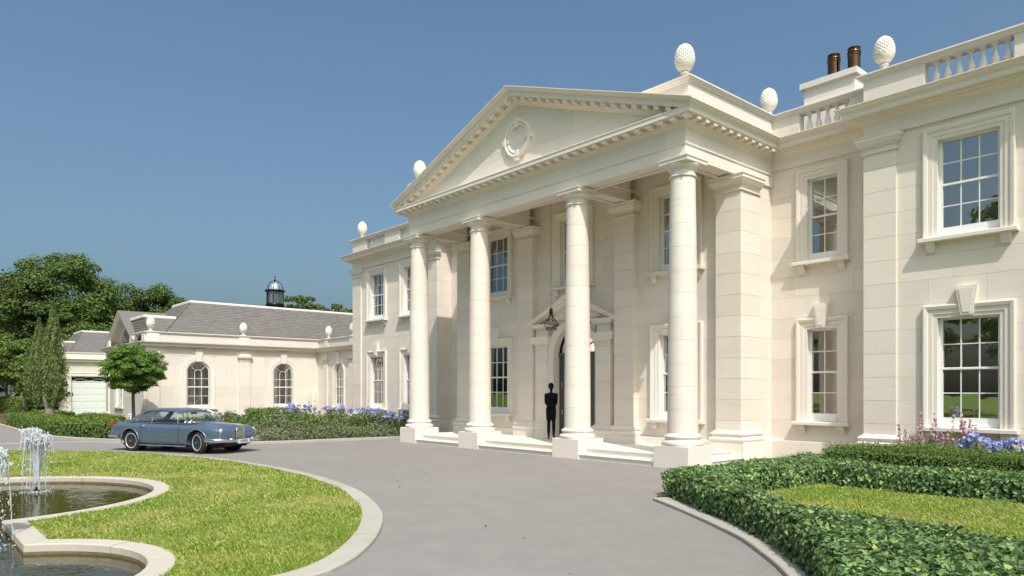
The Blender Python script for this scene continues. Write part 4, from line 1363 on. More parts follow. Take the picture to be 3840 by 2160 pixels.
for o in list(gab.children):
    if o.name.startswith('gable_roof'):
        o.data.materials.clear(); o.data.materials.append(M['slateplain'])
roof_block(wing, -37.15, 9.95, 27.5, -39.5, 12.06, 26.5, 4.42, 6.55, limit=230)
roof_block(wing, -37.2, 9.40, 10.6, -38.35, 9.55, 11.0, 4.42, 5.53, name='link_roof')
MB().box(-47, -37.05, 9.8, 27, 4.0, 4.43).obj('gutter_floor', M['lead'], wing)

# glazed roof lantern on the wing
cup = thing('roof_cupola', 'black iron glazed cupola with a domed top on the slate roof ridge', 'cupola', (-40.5, 17.07, 6.5))
MB().lathe([(.52, .0), (.52, .28), (.55, .30), (.55, .36), (.50, .38), (.48, .44), (.3, .44)], n=24).obj('base', M['black'], cup, 35, world_coords=False)
for i in range(8):
    a = R(45*i+12)
    MB().tube([(.46*math.cos(a), .46*math.sin(a), .42), (.46*math.cos(a), .46*math.sin(a), 1.12)], .025, 6).obj('post', M['black'], cup, world_coords=False)
    a2 = R(45*i+12+22.5)
    b0, b1 = a+R(9), a+R(36)
    pts = [(.45*math.cos(b0), .45*math.sin(b0), .44), (.45*math.cos(b0), .45*math.sin(b0), .92)] + [(.45*math.cos(b0+(b1-b0)*j/6), .45*math.sin(b0+(b1-b0)*j/6), .92+.12*math.sin(math.pi*j/6)) for j in range(1, 6)] + [(.45*math.cos(b1), .45*math.sin(b1), .92), (.45*math.cos(b1), .45*math.sin(b1), .44)]
    MB().tube(pts, .011, 5).obj('arch_bar', M['black'], cup, world_coords=False)
    c0_, c1_ = a+.04, R(45*(i+1)+12)-.04
    MB().add([(.44*math.cos(c0_), .44*math.sin(c0_), .44), (.44*math.cos(c1_), .44*math.sin(c1_), .44), (.44*math.cos(c1_), .44*math.sin(c1_), 1.12), (.44*math.cos(c0_), .44*math.sin(c0_), 1.12)], [(0,1,2,3)]).obj('pane', M['glass'], cup, world_coords=False)
    rib = [(.46*math.cos(R(t))*math.cos(a), .46*math.cos(R(t))*math.sin(a), 1.22+.56*math.sin(R(t))) for t in range(0, 91, 10)]
    MB().tube(rib, .018, 5).obj('dome_rib', M['black'], cup, world_coords=False)
MB().lathe([(.44, 1.10), (.50, 1.10), (.57, 1.15), (.58, 1.19), (.56, 1.22), (.46, 1.23)], n=32).obj('rim', M['black'], cup, 35, world_coords=False)
M['domeglass'] = plain('dome_glass', (0.55, 0.60, 0.66), 0.06, 0.75, nscale=3, amt=0.1)
MB().lathe([(.45*math.cos(R(t))+.001, 1.22+.54*math.sin(R(t))) for t in range(0, 91, 9)], n=32).obj('dome', M['domeglass'], cup, 60, world_coords=False)
MB().ball((0, 0, 1.80), .065, 12, 8).tube([(0, 0, 1.8), (0, 0, 1.98)], .014, 6).ball((0, 0, 2.0), .045, 12, 8).obj('finial', M['black'], cup, 40, world_coords=False)

# ================================================================ garage wing, farther off
GW = -60.4
gar = thing('garage_wing', 'distant cream stone garage wing with white panelled door and slate roof', 'building', (GW, 11, 0))
gwall = wall('wall', gar, 'x', GW, -.3, (9.4, 17, 0, 4.2), [(10.15, 12.55, 0, 2.92)])
ashlar(gwall, 'x', GW, 1, (9.4, 17, 0.53, 3.62), [(9.9, 12.8, 0, 3.2)], course=.515, length=1.5)
GP = [(-66, 9.4), (GW, 9.4), (GW, 17)]
MB().sweep([(-.2, 0), (.03, 0), (.03, .53), (-.2, .53)], [(GW, 9.4), (GW, 9.9)]).obj('plinth_course', M['trim'], gar)
MB().sweep([(-.3, 3.905), (.03, 3.905), (.14, 3.975), (.145, 4.0), (.25, 4.005), (.25, 4.07), (.345, 4.16), (.36, 4.185), (-.3, 4.19)], GP).obj('cornice', M['trim'], gar)
MB().sweep([(-.2, 3.60), (.018, 3.60), (.026, 3.61), (.018, 3.63), (.018, 3.91), (-.2, 3.91)], GP).obj('frieze', M['trim'], gar)
MB().sweep([(-.26, 4.19), (0, 4.19), (0, 4.59), (-.26, 4.59)], GP).obj('parapet', M['stone'], gar)
MB().sweep([(-.30, 4.585), (.03, 4.585), (.06, 4.635), (.08, 4.65), (.08, 4.685), (-.30, 4.69)], GP).obj('parapet_coping', M['trim'], gar)
m = MB().sweep([(0, -.1), (0, .03), (-.22, .04), (-.23, .06), (-.27, .06), (-.28, 0)], [(10.15, 0), (10.15, 2.92), (12.55, 2.92), (12.55, 0)])
m.v = [(GW+z, x, y) for x, y, z in m.v]; m.obj('door_architrave', M['trim'], gar)
gd = MB().box(GW-.2, GW-.14, 10.15, 12.55, 0, 2.52).obj('garage_door', M['garage'], gar)
for j in range(5):
    for i in range(4):
        a = 10.15+.12+i*.575; b = .1+j*.49
        MB().box(GW-.139, GW-.125, a, a+.44, b, b+.36).obj('door_panel', M['garage'], gd)
MB().box(GW-.2, GW-.12, 10.15, 12.55, 2.50, 2.56).obj('transom_bar', M['white'], gar)
MB().box(GW-.17, GW-.165, 10.15, 12.55, 2.56, 2.92).obj('transom_pane', M['glass'], gar)
m = MB()
for a in (10.15, 11.35):
    m.tube([(GW-.15, a, 2.56), (GW-.15, a+1.2, 2.92)], .014, 4); m.tube([(GW-.15, a, 2.92), (GW-.15, a+1.2, 2.56)], .014, 4)
m.obj('transom_bars', M['white'], gar)
roof_block(gar, GW-.5, 10.0, 20, GW-2.5, 11.3, 19, 4.42, 6.42)
roof_block(gar, GW-.55, 9.6, 10.4, GW-1.5, 9.9, 10.65, 4.42, 5.5, name='link_roof')

# ================================================================ pinecone finials
def make_finial():
    root = thing('pinecone_finial', 'x', 'finial')
    MB().lathe([(.15, 0), (.15, .025)], sq=True).obj('foot', M['cast'], root, world_coords=False)
    MB().lathe([(.13, .025), (.125, .04), (.085, .06), (.062, .09), (.058, .12), (.07, .145), (.095, .152), (.10, .165), (.095, .18), (.075, .186), (.08, .20)], n=24).obj('stem', M['cast'], root, 40, world_coords=False)
    def rr(z):
        c = .455; q = (z-c)/(.27 if z < c else .405)
        return .228*max(0.0, 1-abs(q)**2.15)**.5
    prof = [(max(.002, .9*rr(z)), z) for z in np.linspace(.192, .855, 18)]
    low = [(rr(z), z) for z in np.linspace(.195, .47, 9)] + [(rr(.47)*.96, .49)]
    MB().lathe(low, n=28).obj('cup', M['cast'], root, 50, world_coords=False)
    MB().lathe(prof, n=24).obj('cone', M['cast'], root, 60, world_coords=False)
    m = MB(); rows = 10; per = 15
    zs = np.linspace(.43, .80, rows)
    for r, z in enumerate(zs):
        dz = .052
        for i in range(per):
            a = 2*math.pi*(i + .5*(r % 2))/per; w = math.pi/per*1.02
            def pt(an, zz, k=1.0):
                q = max(.012, rr(zz))*k
                return (q*math.cos(an), q*math.sin(an), zz)
            m.add([pt(a, z+dz, .95), pt(a-w, z, .95), pt(a, z-dz, .97), pt(a+w, z, .95), pt(a, z-.018, 1.07)], [(0,1,4),(1,2,4),(2,3,4),(3,0,4)])
    m.ball((0, 0, .84), .03, 8, 5)
    o = m.obj('scales', M['cast'], root, world_coords=False); o['kind'] = 'stuff'
    return root
fin0 = make_finial()
FIN = [((-10.29, 14.58, 9.385), 1.04, 'large pinecone finial on the attic corner right of the pediment'),
       ((-10.22, 18.40, 9.385), 1.0, 'pinecone finial where attic parapet meets the recessed wall'),
       ((-6.92, 17.76, 9.385), 1.0, 'pinecone finial on the solid parapet beside the rightmost balusters'),
       ((-21.80, 14.62, 9.385), 1.0, 'pinecone finial half hidden behind the left slope of the pediment'),
       ((-31.55, 17.76, 9.385), 1.0, 'pinecone finial on the far end parapet of the mansion'),
       ((-36.87, 9.45, 4.69), .80, 'pinecone finial on the wing parapet next to the gable'),
       ((-36.87, 13.86, 4.69), .80, 'pinecone finial in the middle of the wing parapet above its pilaster'),
       ((-35.75, 18.07, 4.69), .80, 'pinecone finial near the inner corner of the wing parapet'),
       ((-33.05, 18.07, 4.69), .80, 'pinecone finial of the wing cut off by the mansion corner'),
       ((GW-.12, 9.5, 4.69), .80, 'small pinecone finial on the garage wing beside the tall cypress')]
for i, (p, s, lb) in enumerate(FIN):
    o = fin0 if i == 0 else copy_tree(fin0)
    o.location = p; o.scale = (s, s, s); o.rotation_euler = (0, 0, i*.7)
    tag(o, lb, 'finial', 'stone pinecone finials on the parapets')
# ================================================================ hanging lantern
lan = thing('hanging_lantern', 'black wire cage lantern hanging on a long chain in the portico', 'lantern', (CX+.08, 15.6, 3.74))
lan.scale = (.68, .68, 1)
ribs = [(.062, .66), (.075, .58), (.085, .47), (.13, .38), (.22, .31), (.31, .26), (.335, .21), (.31, .15), (.24, .10), (.215, .075)]
for i in range(10):
    a = 2*math.pi*i/10
    MB().tube([(r*math.cos(a), r*math.sin(a), z) for r, z in ribs], .0075, 5).obj('cage_rib', M['black'], lan, world_coords=False)
    b = a+math.pi/10
    MB().tube([(.215*math.cos(a), .215*math.sin(a), .08), (.25*math.cos(a+.12), .25*math.sin(a+.12), .03), (.255*math.cos(b), .255*math.sin(b), .005), (.25*math.cos(b+.2), .25*math.sin(b+.2), .03), (.215*math.cos(a+.63), .215*math.sin(a+.63), .08)], .0075, 5).obj('cage_petal', M['black'], lan, world_coords=False)
for r, z in ((.077, .56), (.10, .43), (.22, .31), (.335, .21), (.215, .08)):
    MB().tube([(r*math.cos(2*math.pi*i/28), r*math.sin(2*math.pi*i/28), z) for i in range(28)], .0075, 5, True).obj('cage_ring', M['black'], lan, world_coords=False)
M['socket'] = plain('brown_socket', (0.05, 0.022, 0.014), 0.35, amt=0.3)
MB().lathe([(.05, .47), (.055, .49), (.055, .65), (.065, .655), (.065, .675), (.02, .69), (.012, .76)], n=16).obj('socket', M['socket'], lan, 40, world_coords=False)
MB().ball((0, 0, .34), .085, 12, 8, 1.35).obj('bulb', M['glass'], lan, 60, world_coords=False)
m = MB(); z = .76
while z < 8.10-3.74:
    k = int(z*20) % 2
    c = [( (.011*math.cos(t) if k else 0), (0 if k else .011*math.cos(t)), z+.03+.032*math.sin(t)) for t in [2*math.pi*i/8 for i in range(8)]]
    m.tube(c, .004, 4, True); z += .05
o = m.obj('chain', M['black'], lan, world_coords=False); o['kind'] = 'stuff'
MB().lathe([(.06, 4.33), (.06, 4.345), (.02, 4.36)], n=16).obj('ceiling_rose', M['black'], lan, world_coords=False)

# ================================================================ person
M['blackcloth'] = plain('black_cloth', (0.006, 0.006, 0.007), 0.85, spec=0.15, amt=0.2)
M['blackskin'] = plain('black_stocking', (0.005, 0.005, 0.006), 0.7, spec=0.2, amt=0.2)
def skin_body(name, verts, edges, mat, parent, sub=2, root=0):
    me = bpy.data.meshes.new(name)
    me.from_pydata([v[:3] for v in verts], edges, [])
    me.materials.append(mat)
    o = bpy.data.objects.new(name, me); COL.objects.link(o); o.parent = parent
    sk = o.modifiers.new('skin', 'SKIN'); sk.use_smooth_shade = True
    ss = o.modifiers.new('sub', 'SUBSURF'); ss.levels = sub; ss.render_levels = sub
    for i, v in enumerate(verts):
        d = me.skin_vertices[0].data[i]
        d.radius = (v[3], v[4] if len(v) > 4 else v[3])
        d.use_root = (i == root)
    dg = bpy.context.evaluated_depsgraph_get()
    ev = bpy.data.meshes.new_from_object(o.evaluated_get(dg))
    ev.name = name
    o.modifiers.clear(); o.data = ev
    bpy.data.meshes.remove(me)
    return o
per = thing('person', 'person all in black dress and heels standing with hands clasped by the doorway', 'person', (-16.52, 16.14, FLOOR+.003), R(52))
per.scale = (.93, 1, 1)
V = [(0, 0, 1.00, .140, .105), (0, 0, 1.15, .108, .08), (0, -.01, 1.33, .140, .105), (0, .0, 1.44, .105, .075), (0, .0, 1.50, .050, .05), (0, -.005, 1.56, .048, .048), (0, -.018, 1.625, .070, .082), (0, -.01, 1.70, .076, .092), (0, .005, 1.755, .055, .068),
     (.155, 0, 1.425, .060, .06), (.185, .0, 1.36, .058, .06), (.180, .03, 1.16,   .050, .05), (.12, -.12, 1.085, .037, .037), (.05, -.165, 1.075, .026, .022),
     (-.155, 0, 1.425, .060, .06), (-.185, .0, 1.36, .058, .06), (-.180, .03, 1.16,   .050, .05), (-.12, -.12, 1.085, .037, .037), (-.05, -.165, 1.09, .026, .022),
     (.085, 0, .93, .10, .10), (.078, -.01, .72, .083, .083), (.086, -.015, .50, .064, .066), (.090, .012, .36, .062, .064), (.092, .02, .13, .040, .042), (.092, -.02, .085, .036, .034), (.096, -.10, .034, .036, .024), (.098, -.16, .026, .024, .016),
     (-.085, 0, .93, .10, .10), (-.078, -.01, .72, .083, .083), (-.082, -.0, .50, .064, .066), (-.084, .03, .36, .062, .064), (-.082, .05, .13, .040, .042), (-.082, .01, .085, .036, .034), (-.086, -.07, .034, .036, .024), (-.088, -.13, .026, .024, .016)]
Eg = [(0,1),(1,2),(2,3),(3,4),(4,5),(5,6),(6,7),(7,8),(3,9),(9,10),(10,11),(11,12),(12,13),(3,14),(14,15),(15,16),(16,17),(17,18),(0,19),(19,20),(20,21),(21,22),(22,23),(23,24),(24,25),(25,26),(0,27),(27,28),(28,29),(29,30),(30,31),(31,32),(32,33),(33,34)]
skin_body('body', V, Eg, M['blackskin'], per)
fing = MB()
for s in (1, -1):
    zb = 1.072 if s > 0 else 1.092
    for k in range(4):
        L = (.070, .080, .076, .060)[k]
        y = -.168-.004*k; z = zb + .022 - .0145*k
        fing.tube([(s*.045, y, z), (s*.045-s*L*.5, y-.016, z-.004), (s*.045-s*L, y-.010, z-.012)], .0085, 6, r1=.006)
    fing.tube([(s*.06, -.15, zb+.015), (s*.045, -.172, zb+.040), (s*.015, -.178, zb+.046)], .010, 6, r1=.007)
fing.obj('fingers', M['blackskin'], per, 60, world_coords=False)['kind'] = 'stuff'
def ell(prof, n=28):
    vs = []; 
    for (rx, ry, cy, z) in prof:
        for i in range(n):
            a = 2*math.pi*i/n
            vs.append((rx*math.cos(a), cy+ry*math.sin(a), z))
    fs = [(j*n+i, j*n+(i+1) % n, (j+1)*n+(i+1) % n, (j+1)*n+i) for j in range(len(prof)-1) for i in range(n)]
    return MB().add(vs, fs)
ell([(.150, .115, 0, .60), (.166, .128, 0, .61), (.176, .135, 0, .80), (.182, .140, .01, .92), (.172, .132, .01, 1.0), (.145, .108, 0, 1.10), (.140, .102, 0, 1.15), (.148, .110, -.01, 1.22), (.162, .125, -.015, 1.32), (.158, .115, 0, 1.40), (.115, .085, 0, 1.46), (.06, .06, 0, 1.50)]).obj('dress', M['blackcloth'], per, 60, world_coords=False)
MB().ball((0, .012, 1.71), .098, 16, 10, 1.12).obj('hair', M['blackcloth'], per, 60, world_coords=False)
m = MB()
for s in (1, -1): m.ball((s*.172, .0, 1.405), .068, 12, 8, 1.15)
m.obj('puffed_sleeves', M['blackcloth'], per, 60, world_coords=False)['kind'] = 'stuff'
m = MB()
for s in (1, -1): m.tube([(s*.088, .045, .10), (s*.088, .055, .0)], .016, 6, r1=.007)
m.obj('shoe_heels', M['blackcloth'], per, world_coords=False)['kind'] = 'stuff'

# ================================================================ car
def car_paint():
    t = NT('car_paint')
    v = t.coords(jitter=False)
    nz = t.noise(v, 900, 1)
    c = t.mix(nz, (0.10, 0.15, 0.215), (0.135, 0.19, 0.265))
    return t.surf(t.bsdf(c, 0.26, 0.42, 0.5, **{'Coat Weight': 0.8, 'Coat Roughness': 0.04}))
M['paint'] = car_paint()
M['chrome'] = plain('chrome', (0.72, 0.72, 0.73), 0.10, 1.0, nscale=5, amt=0.05)
M['spoke'] = plain('silver_spoke', (0.62, 0.62, 0.61), 0.35, 0.25, spec=0.6, nscale=5, amt=0.08)
M['drum'] = plain('grey_drum', (0.16, 0.16, 0.155), 0.6, amt=0.2)
M['satinchrome'] = plain('satin_chrome', (0.50, 0.50, 0.51), 0.25, 1.0, nscale=5, amt=0.08)
M['tyre'] = plain('tyre_rubber', (0.022, 0.022, 0.023), 0.75, nscale=30, amt=0.3)
M['dark'] = plain('dark_underside', (0.012, 0.012, 0.013), 0.8, amt=0.2)
M['leather'] = plain('red_leather', (0.30, 0.055, 0.025), 0.5, nscale=12, amt=0.2)
M['redlens'] = plain('red_lens', (0.55, 0.012, 0.01), 0.2, spec=0.6, amt=0.1)
M['lens'] = plain('lamp_lens', (0.62, 0.63, 0.62), 0.12, 0.35, spec=0.8, nscale=40, amt=0.2)
M['plate'] = plain('plate_white', (0.78, 0.79, 0.78), 0.4, amt=0.02)
M['plateblue'] = plain('plate_blue', (0.06, 0.32, 0.55), 0.4, amt=0.05)
M['plateink'] = plain('plate_ink', (0.01, 0.01, 0.01), 0.5, amt=0.1)
CAR_LOC, CAR_ROT = (-23.42, 6.98, 0.0), R(27)
car = thing('parked_car', 'blue grey classic coupe with wire wheels parked on the drive', 'car', CAR_LOC, CAR_ROT)
def baked(o):
    dg = bpy.context.evaluated_depsgraph_get()
    me = bpy.data.meshes.new_from_object(o.evaluated_get(dg))
    o.modifiers.clear(); o.data = me
    return o
def car_body():
    X  = [2.16, 2.12, 1.98, 1.72, 1.33, .90, .45, -.10, -.70, -1.20, -1.60, -2.00, -2.25, -2.36]
    W  = [.66, .745, .80, .84, .865, .865, .86, .86, .865, .865, .85, .81, .75, .68]
    ZF = [.66, .735, .79, .825, .85, .855, .855, .855, .86, .875, .88, .88, .865, .80]
    ZC = [.62, .715, .80, .865, .905, .925, .94, .93, .92, .925, .92, .895, .845, .76]
    ZV = [.60, .70, .765, .81, .845, .87, .885, .88, .88, .885, .89, .87, .83, .75]
    ZB = [.40, .34, .28, .24, .22, .21, .21, .21, .21, .21, .24, .32, .40, .46]
    vs = []; half = 10
    for x, w, zf, zc, zv, zb in zip(X, W, ZF, ZC, ZV, ZB):
        zm = zb + (zf-zb)*.5
        pts = [(0, zb), (w*.72, zb), (w*.93, zb+.035), (w*.985, zb+.12), (w*1.0, zm), (w*.985, zf-.11), (w*.93, zf-.025), (w*.80, zf), (w*.60, zv), (w*.35, (zv+zc)/2+.018), (0, zc)]
        for y, z in pts: vs.append((x, y, z))
        for y, z in reversed(pts[1:-1]): vs.append((x, -y, z))
    k = 20
    fs = []
    for i in range(len(X)-1):
        for j in range(k): fs.append((i*k+j, i*k+(j+1) % k, (i+1)*k+(j+1) % k, (i+1)*k+j))
    fs.append(tuple(range(k-1, -1, -1))); fs.append(tuple((len(X)-1)*k+j for j in range(k)))
    o = MB().add(vs, fs).obj('body', M['paint'], None, 60)
    s = o.modifiers.new('s', 'SUBSURF'); s.levels = 2; s.render_levels = 2
    baked(o)
    cut = MB()
    for x in (1.33, -1.33):
        for sgn in (1, -1):
            y0, y1 = (.50, 1.2) if sgn > 0 else (-1.2, -.50)
            n = 40; r = .385 if x > 0 else .375
            poly = [(x+r*math.cos(2*math.pi*i/n), .335+r*math.sin(2*math.pi*i/n)) for i in range(n)]
            cut.prism(poly, y0, y1, 'y')
    # cockpit opening
    cut.prism([(.62, -.56), (.62, .56), (.0, .66), (-1.0, .64), (-1.25, .50), (-1.25, -.50), (-1.0, -.64), (.0, -.66)], .45, 1.2, 'z')
    c = cut.obj('cut', None, None)
    bm = bmesh.new(); bm.from_mesh(c.data); bmesh.ops.recalc_face_normals(bm, faces=bm.faces); bm.to_mesh(c.data); bm.free()
    bm = bmesh.new(); bm.from_mesh(o.data); bmesh.ops.recalc_face_normals(bm, faces=bm.faces); bm.to_mesh(o.data); bm.free()
    b = o.modifiers.new('b', 'BOOLEAN'); b.operation = 'DIFFERENCE'; b.object = c; b.solver = 'EXACT'
    baked(o)
    bpy.data.objects.remove(c)
    o.data.materials.clear(); o.data.materials.append(M['paint'])
    o.data.polygons.foreach_set('use_smooth', [True]*len(o.data.polygons)); o.data.set_sharp_from_angle(angle=R(38))
    o.parent = car
    return o
body = car_body()
def cp(mb, name, mat, parent=None, smooth=None):
    return mb.obj(name, M[mat], parent or car, smooth, world_coords=False)
def half_w(x):
    return float(np.interp(-x, [-2.16, -2.12, -1.98, -1.72, -1.33, 0.7, 1.2, 1.6, 2.0, 2.25, 2.36], [.66, .745, .80, .84, .865, .865, .865, .85, .81, .75, .68]))
# wheel arch lips, wheels
def make_wheel():
    w = thing('wheel_tmp', 'x', 'wheel')
    def L(prof, n): 
        m = MB().lathe(prof, n=n)
        m.v = [(x, z, y) for x, y, z in m.v]
        return m
    return L
def add_wheel(x, y, steer):
    s = -1 if y < 0 else 1
    def place(m):
        c, sn = math.cos(steer), math.sin(steer)
        out = []
        for vx, vy, vz in m.v:                    # lathe axis z -> y (outer face at +z -> s*y)
            px, py, pz = vx, s*vz, vy
            out.append((x + px*c - py*sn, y + px*sn + py*c, .325+pz))
        m.v = out; return m
    ty = cp(place(MB().lathe([(.19, -.085), (.225, -.095), (.28, -.095), (.310, -.082), (.325, -.055), (.325, .055), (.310, .082), (.28, .095), (.225, .095), (.19, .085)], n=44)), 'wheel', 'tyre', None, 40)
    cp(place(MB().lathe([(.175, -.06), (.20, .02), (.205, .075), (.228, .092), (.232, .096), (.222, .100), (.205, .088), (.195, .06), (.17, .03)], n=40)), 'rim', 'spoke', ty, 50)
    cp(place(MB().lathe([(.04, -.05), (.045, .05), (.06, .06), (.058, .075), (.035, .085), (.03, .12), (.018, .125), (.001, .126)], n=18)), 'hub', 'chrome', ty, 40)
    sp = MB()
    for i in range(40):
        a = 2*math.pi*i/40; b = a + (.35 if i % 2 else -.35)
        zz = .055 if i % 3 else .015
        sp.tube([(.045*math.cos(b), .045*math.sin(b), zz), (.200*math.cos(a), .200*math.sin(a), .06)], .0045, 4)
    o = cp(place(sp), 'spokes', 'spoke', ty); o['kind'] = 'stuff'
    cp(place(MB().lathe([(.02, -.03), (.18, -.03), (.18, -.025), (.02, -.025)], n=28)), 'brake_drum', 'drum', ty)
    return ty
for x in (1.33, -1.33):
    for y in (-.715, .715):
        add_wheel(x, y, R(-13) if x > 0 else 0.0)
        s = -1 if y < 0 else 1
        r = .388 if x > 0 else .378
        pts = []
        for i in range(29):
            a = R(-12 + 204*i/28)
            px = x+r*math.cos(a)
            pts.append((px, s*(half_w(px)-.004), max(.225, .335+r*math.sin(a))))
        cp(MB().tube(pts, .012, 6), 'arch_lip', 'chrome', body)
        cp(MB().prism([(x+.37*math.cos(2*math.pi*i/24), .335+.37*math.sin(2*math.pi*i/24)) for i in range(24)], s*.50, s*.52, 'y'), 'wheel_well', 'dark', body)
cp(MB().box(-1.9, 1.9, -.6, .6, .17, .25), 'underside', 'dark')
for s in (-1, 1):
    cp(MB().tube([(.92, s*.83, .215), (-.94, s*.83, .215)], .018, 6), 'sill_trim', 'chrome', body)
# roof and cabin
def roof_shell():
    rows = []
    for x, zc, hw in ((.46, 1.235, .50), (.36, 1.275, .535), (.10, 1.325, .565), (-.30, 1.345, .575), (-.70, 1.325, .57), (-1.00, 1.265, .55), (-1.16, 1.205, .53)):
        rows.append([(x, hw*math.sin(R(t))*1.0, zc-.085*(abs(t)/90)**3.0 - (.012 if abs(t) == 90 else 0)) for t in (-90, -75, -60, -40, -20, 0, 20, 40, 60, 75, 90)])
    vs = [p for r in rows for p in r]; n = 11
    fs = [(i*n+j, i*n+j+1, (i+1)*n+j+1, (i+1)*n+j) for i in range(len(rows)-1) for j in range(n-1)]
    o = MB().add(vs, fs).obj('roof', M['paint'], None, 60)
    a = o.modifiers.new('t', 'SOLIDIFY'); a.thickness = .028; a.offset = -1
    b = o.modifiers.new('s', 'SUBSURF'); b.levels = 1; b.render_levels = 1
    baked(o); o.parent = car
    o.data.polygons.foreach_set('use_smooth', [True]*len(o.data.polygons))
roof_shell()
for s in (-1, 1):
    cp(MB().tube([(.96, s*.60, .90), (.88, s*.675, .895), (.72, s*.69, 1.0), (.58, s*.62, 1.15), (.40, s*.535, 1.245)], .024, 8), 'windscreen_pillar', 'paint')
    cp(MB().tube([(.47, s*.705, .885), (.46, s*.69, 1.0), (.38, s*.62, 1.16), (.22, s*.565, 1.245)], .013, 6), 'vent_window_bar', 'chrome')
    q = [(-1.15, s*.535, 1.20), (-1.10, s*.548, 1.225), (-1.00, s*.56, 1.245), (-1.22, s*.64, 1.05), (-1.46, s*.69, .885), (-1.70, s*.66, .885), (-1.43, s*.60, 1.04)]
    cp(MB().add(q + [(x, y-s*.03, z) for x, y, z in q], [(0,1,2,3,4,5,6), (13,12,11,10,9,8,7)] + [(i, (i+1) % 7, 7+(i+1) % 7, 7+i) for i in range(7)]), 'rear_quarter_panel', 'paint')
    side = [(.70, s*.70, .885), (.45, s*.60, 1.17), (.28, s*.567, 1.235), (-.30, s*.578, 1.262), (-1.00, s*.56, 1.235), (-1.22, s*.64, 1.05), (-1.44, s*.695, .885)]
    cp(MB().add(side, [(0,1,2,3,4,5,6)]), 'side_window', 'carglass')
    cp(MB().tube(side[1:] + [], .011, 6), 'window_trim', 'chrome')
    cp(MB().tube([(.95, s*.70, .885), (-1.25, s*.705, .885)], .010, 6), 'waist_trim', 'chrome')
    cp(MB().tube([(-.60, s*.70, .885), (-.57, s*.64, 1.06), (-.48, s*.578, 1.25)], .012, 6), 'window_divider', 'chrome')
def curved(bot, top, n=14):
    vs = []
    for i in range(n+1):
        t = -1+2*i/n
        for (xc, xe, hw, z, pw) in (bot, top):
            vs.append((xc+(xe-xc)*abs(t)**pw, hw*t, z))
    return MB().add(vs, [(2*i, 2*i+2, 2*i+3, 2*i+1) for i in range(n)])
cp(curved((1.02, .72, .685, .915, 3), (.48, .36, .53, 1.235, 2.5)), 'windscreen', 'carglass', None, 60)
cp(curved((-1.70, -1.60, .60, .915, 3), (-1.17, -1.12, .52, 1.20, 2.5)), 'rear_window', 'carglass', None, 60)
cp(MB().tube([(1.02+(.72-1.02)*abs(-1+i/7)**3, .685*(-1+i/7), .912) for i in range(15)], .013, 6), 'windscreen_trim', 'chrome')
cp(MB().tube([(.48+(.36-.48)*abs(-1+i/7)**2.5, .53*(-1+i/7), 1.238) for i in range(15)], .011, 6), 'windscreen_trim', 'chrome')
# interior
def cushion(x0, x1, y0, y1, z0, z1):
    m = MB().box(x0, x1, y0, y1, z0, z1)
    o = cp(m, 'seat', 'leather')
    b = o.modifiers.new('b', 'BEVEL'); b.width = .05; b.segments = 3
    return o
for y in (-.33, .33):
    cushion(-.42, .12, y-.25, y+.25, .42, .58)
    cushion(-.58, -.40, y-.24, y+.24, .50, .93)
cushion(-1.22, -1.02, -.55, .55, .5, .93)
cp(MB().box(-1.24, .70, -.62, .62, .40, .46), 'cabin_floor', 'dark')
for s in (-1, 1):
    cp(MB().box(-1.2, .6, s*.64-.015, s*.64+.015, .46, .875), 'door_card', 'leather')
cp(MB().prism([(.66, .60), (.98, .60), (.98, .905), (.70, .89), (.62, .80)], -.60, .60, 'y'), 'dashboard', 'leather')
cp(MB().tube([(.50+.03*math.sin(2*math.pi*i/24), .33+.19*math.cos(2*math.pi*i/24), .86+.17*math.sin(2*math.pi*i/24)) for i in range(24)], .012, 6, True), 'steering_wheel', 'dark')
cp(MB().box(.36, .39, -.11, .11, 1.14, 1.19).tube([(.38, 0, 1.19), (.40, 0, 1.235)], .008, 5), 'mirror', 'dark')
cp(MB().ball((1.00, -.70, .955), .045, 10, 6).tube([(1.0, -.70, .92), (1.0, -.70, .88)], .012, 5), 'wing_mirror', 'chrome', None, 50)
cp(MB().tube([(.98, -.35, .93), (.9, -.1, .965), (.85, .05, .99)], .006, 4), 'wiper', 'chrome')
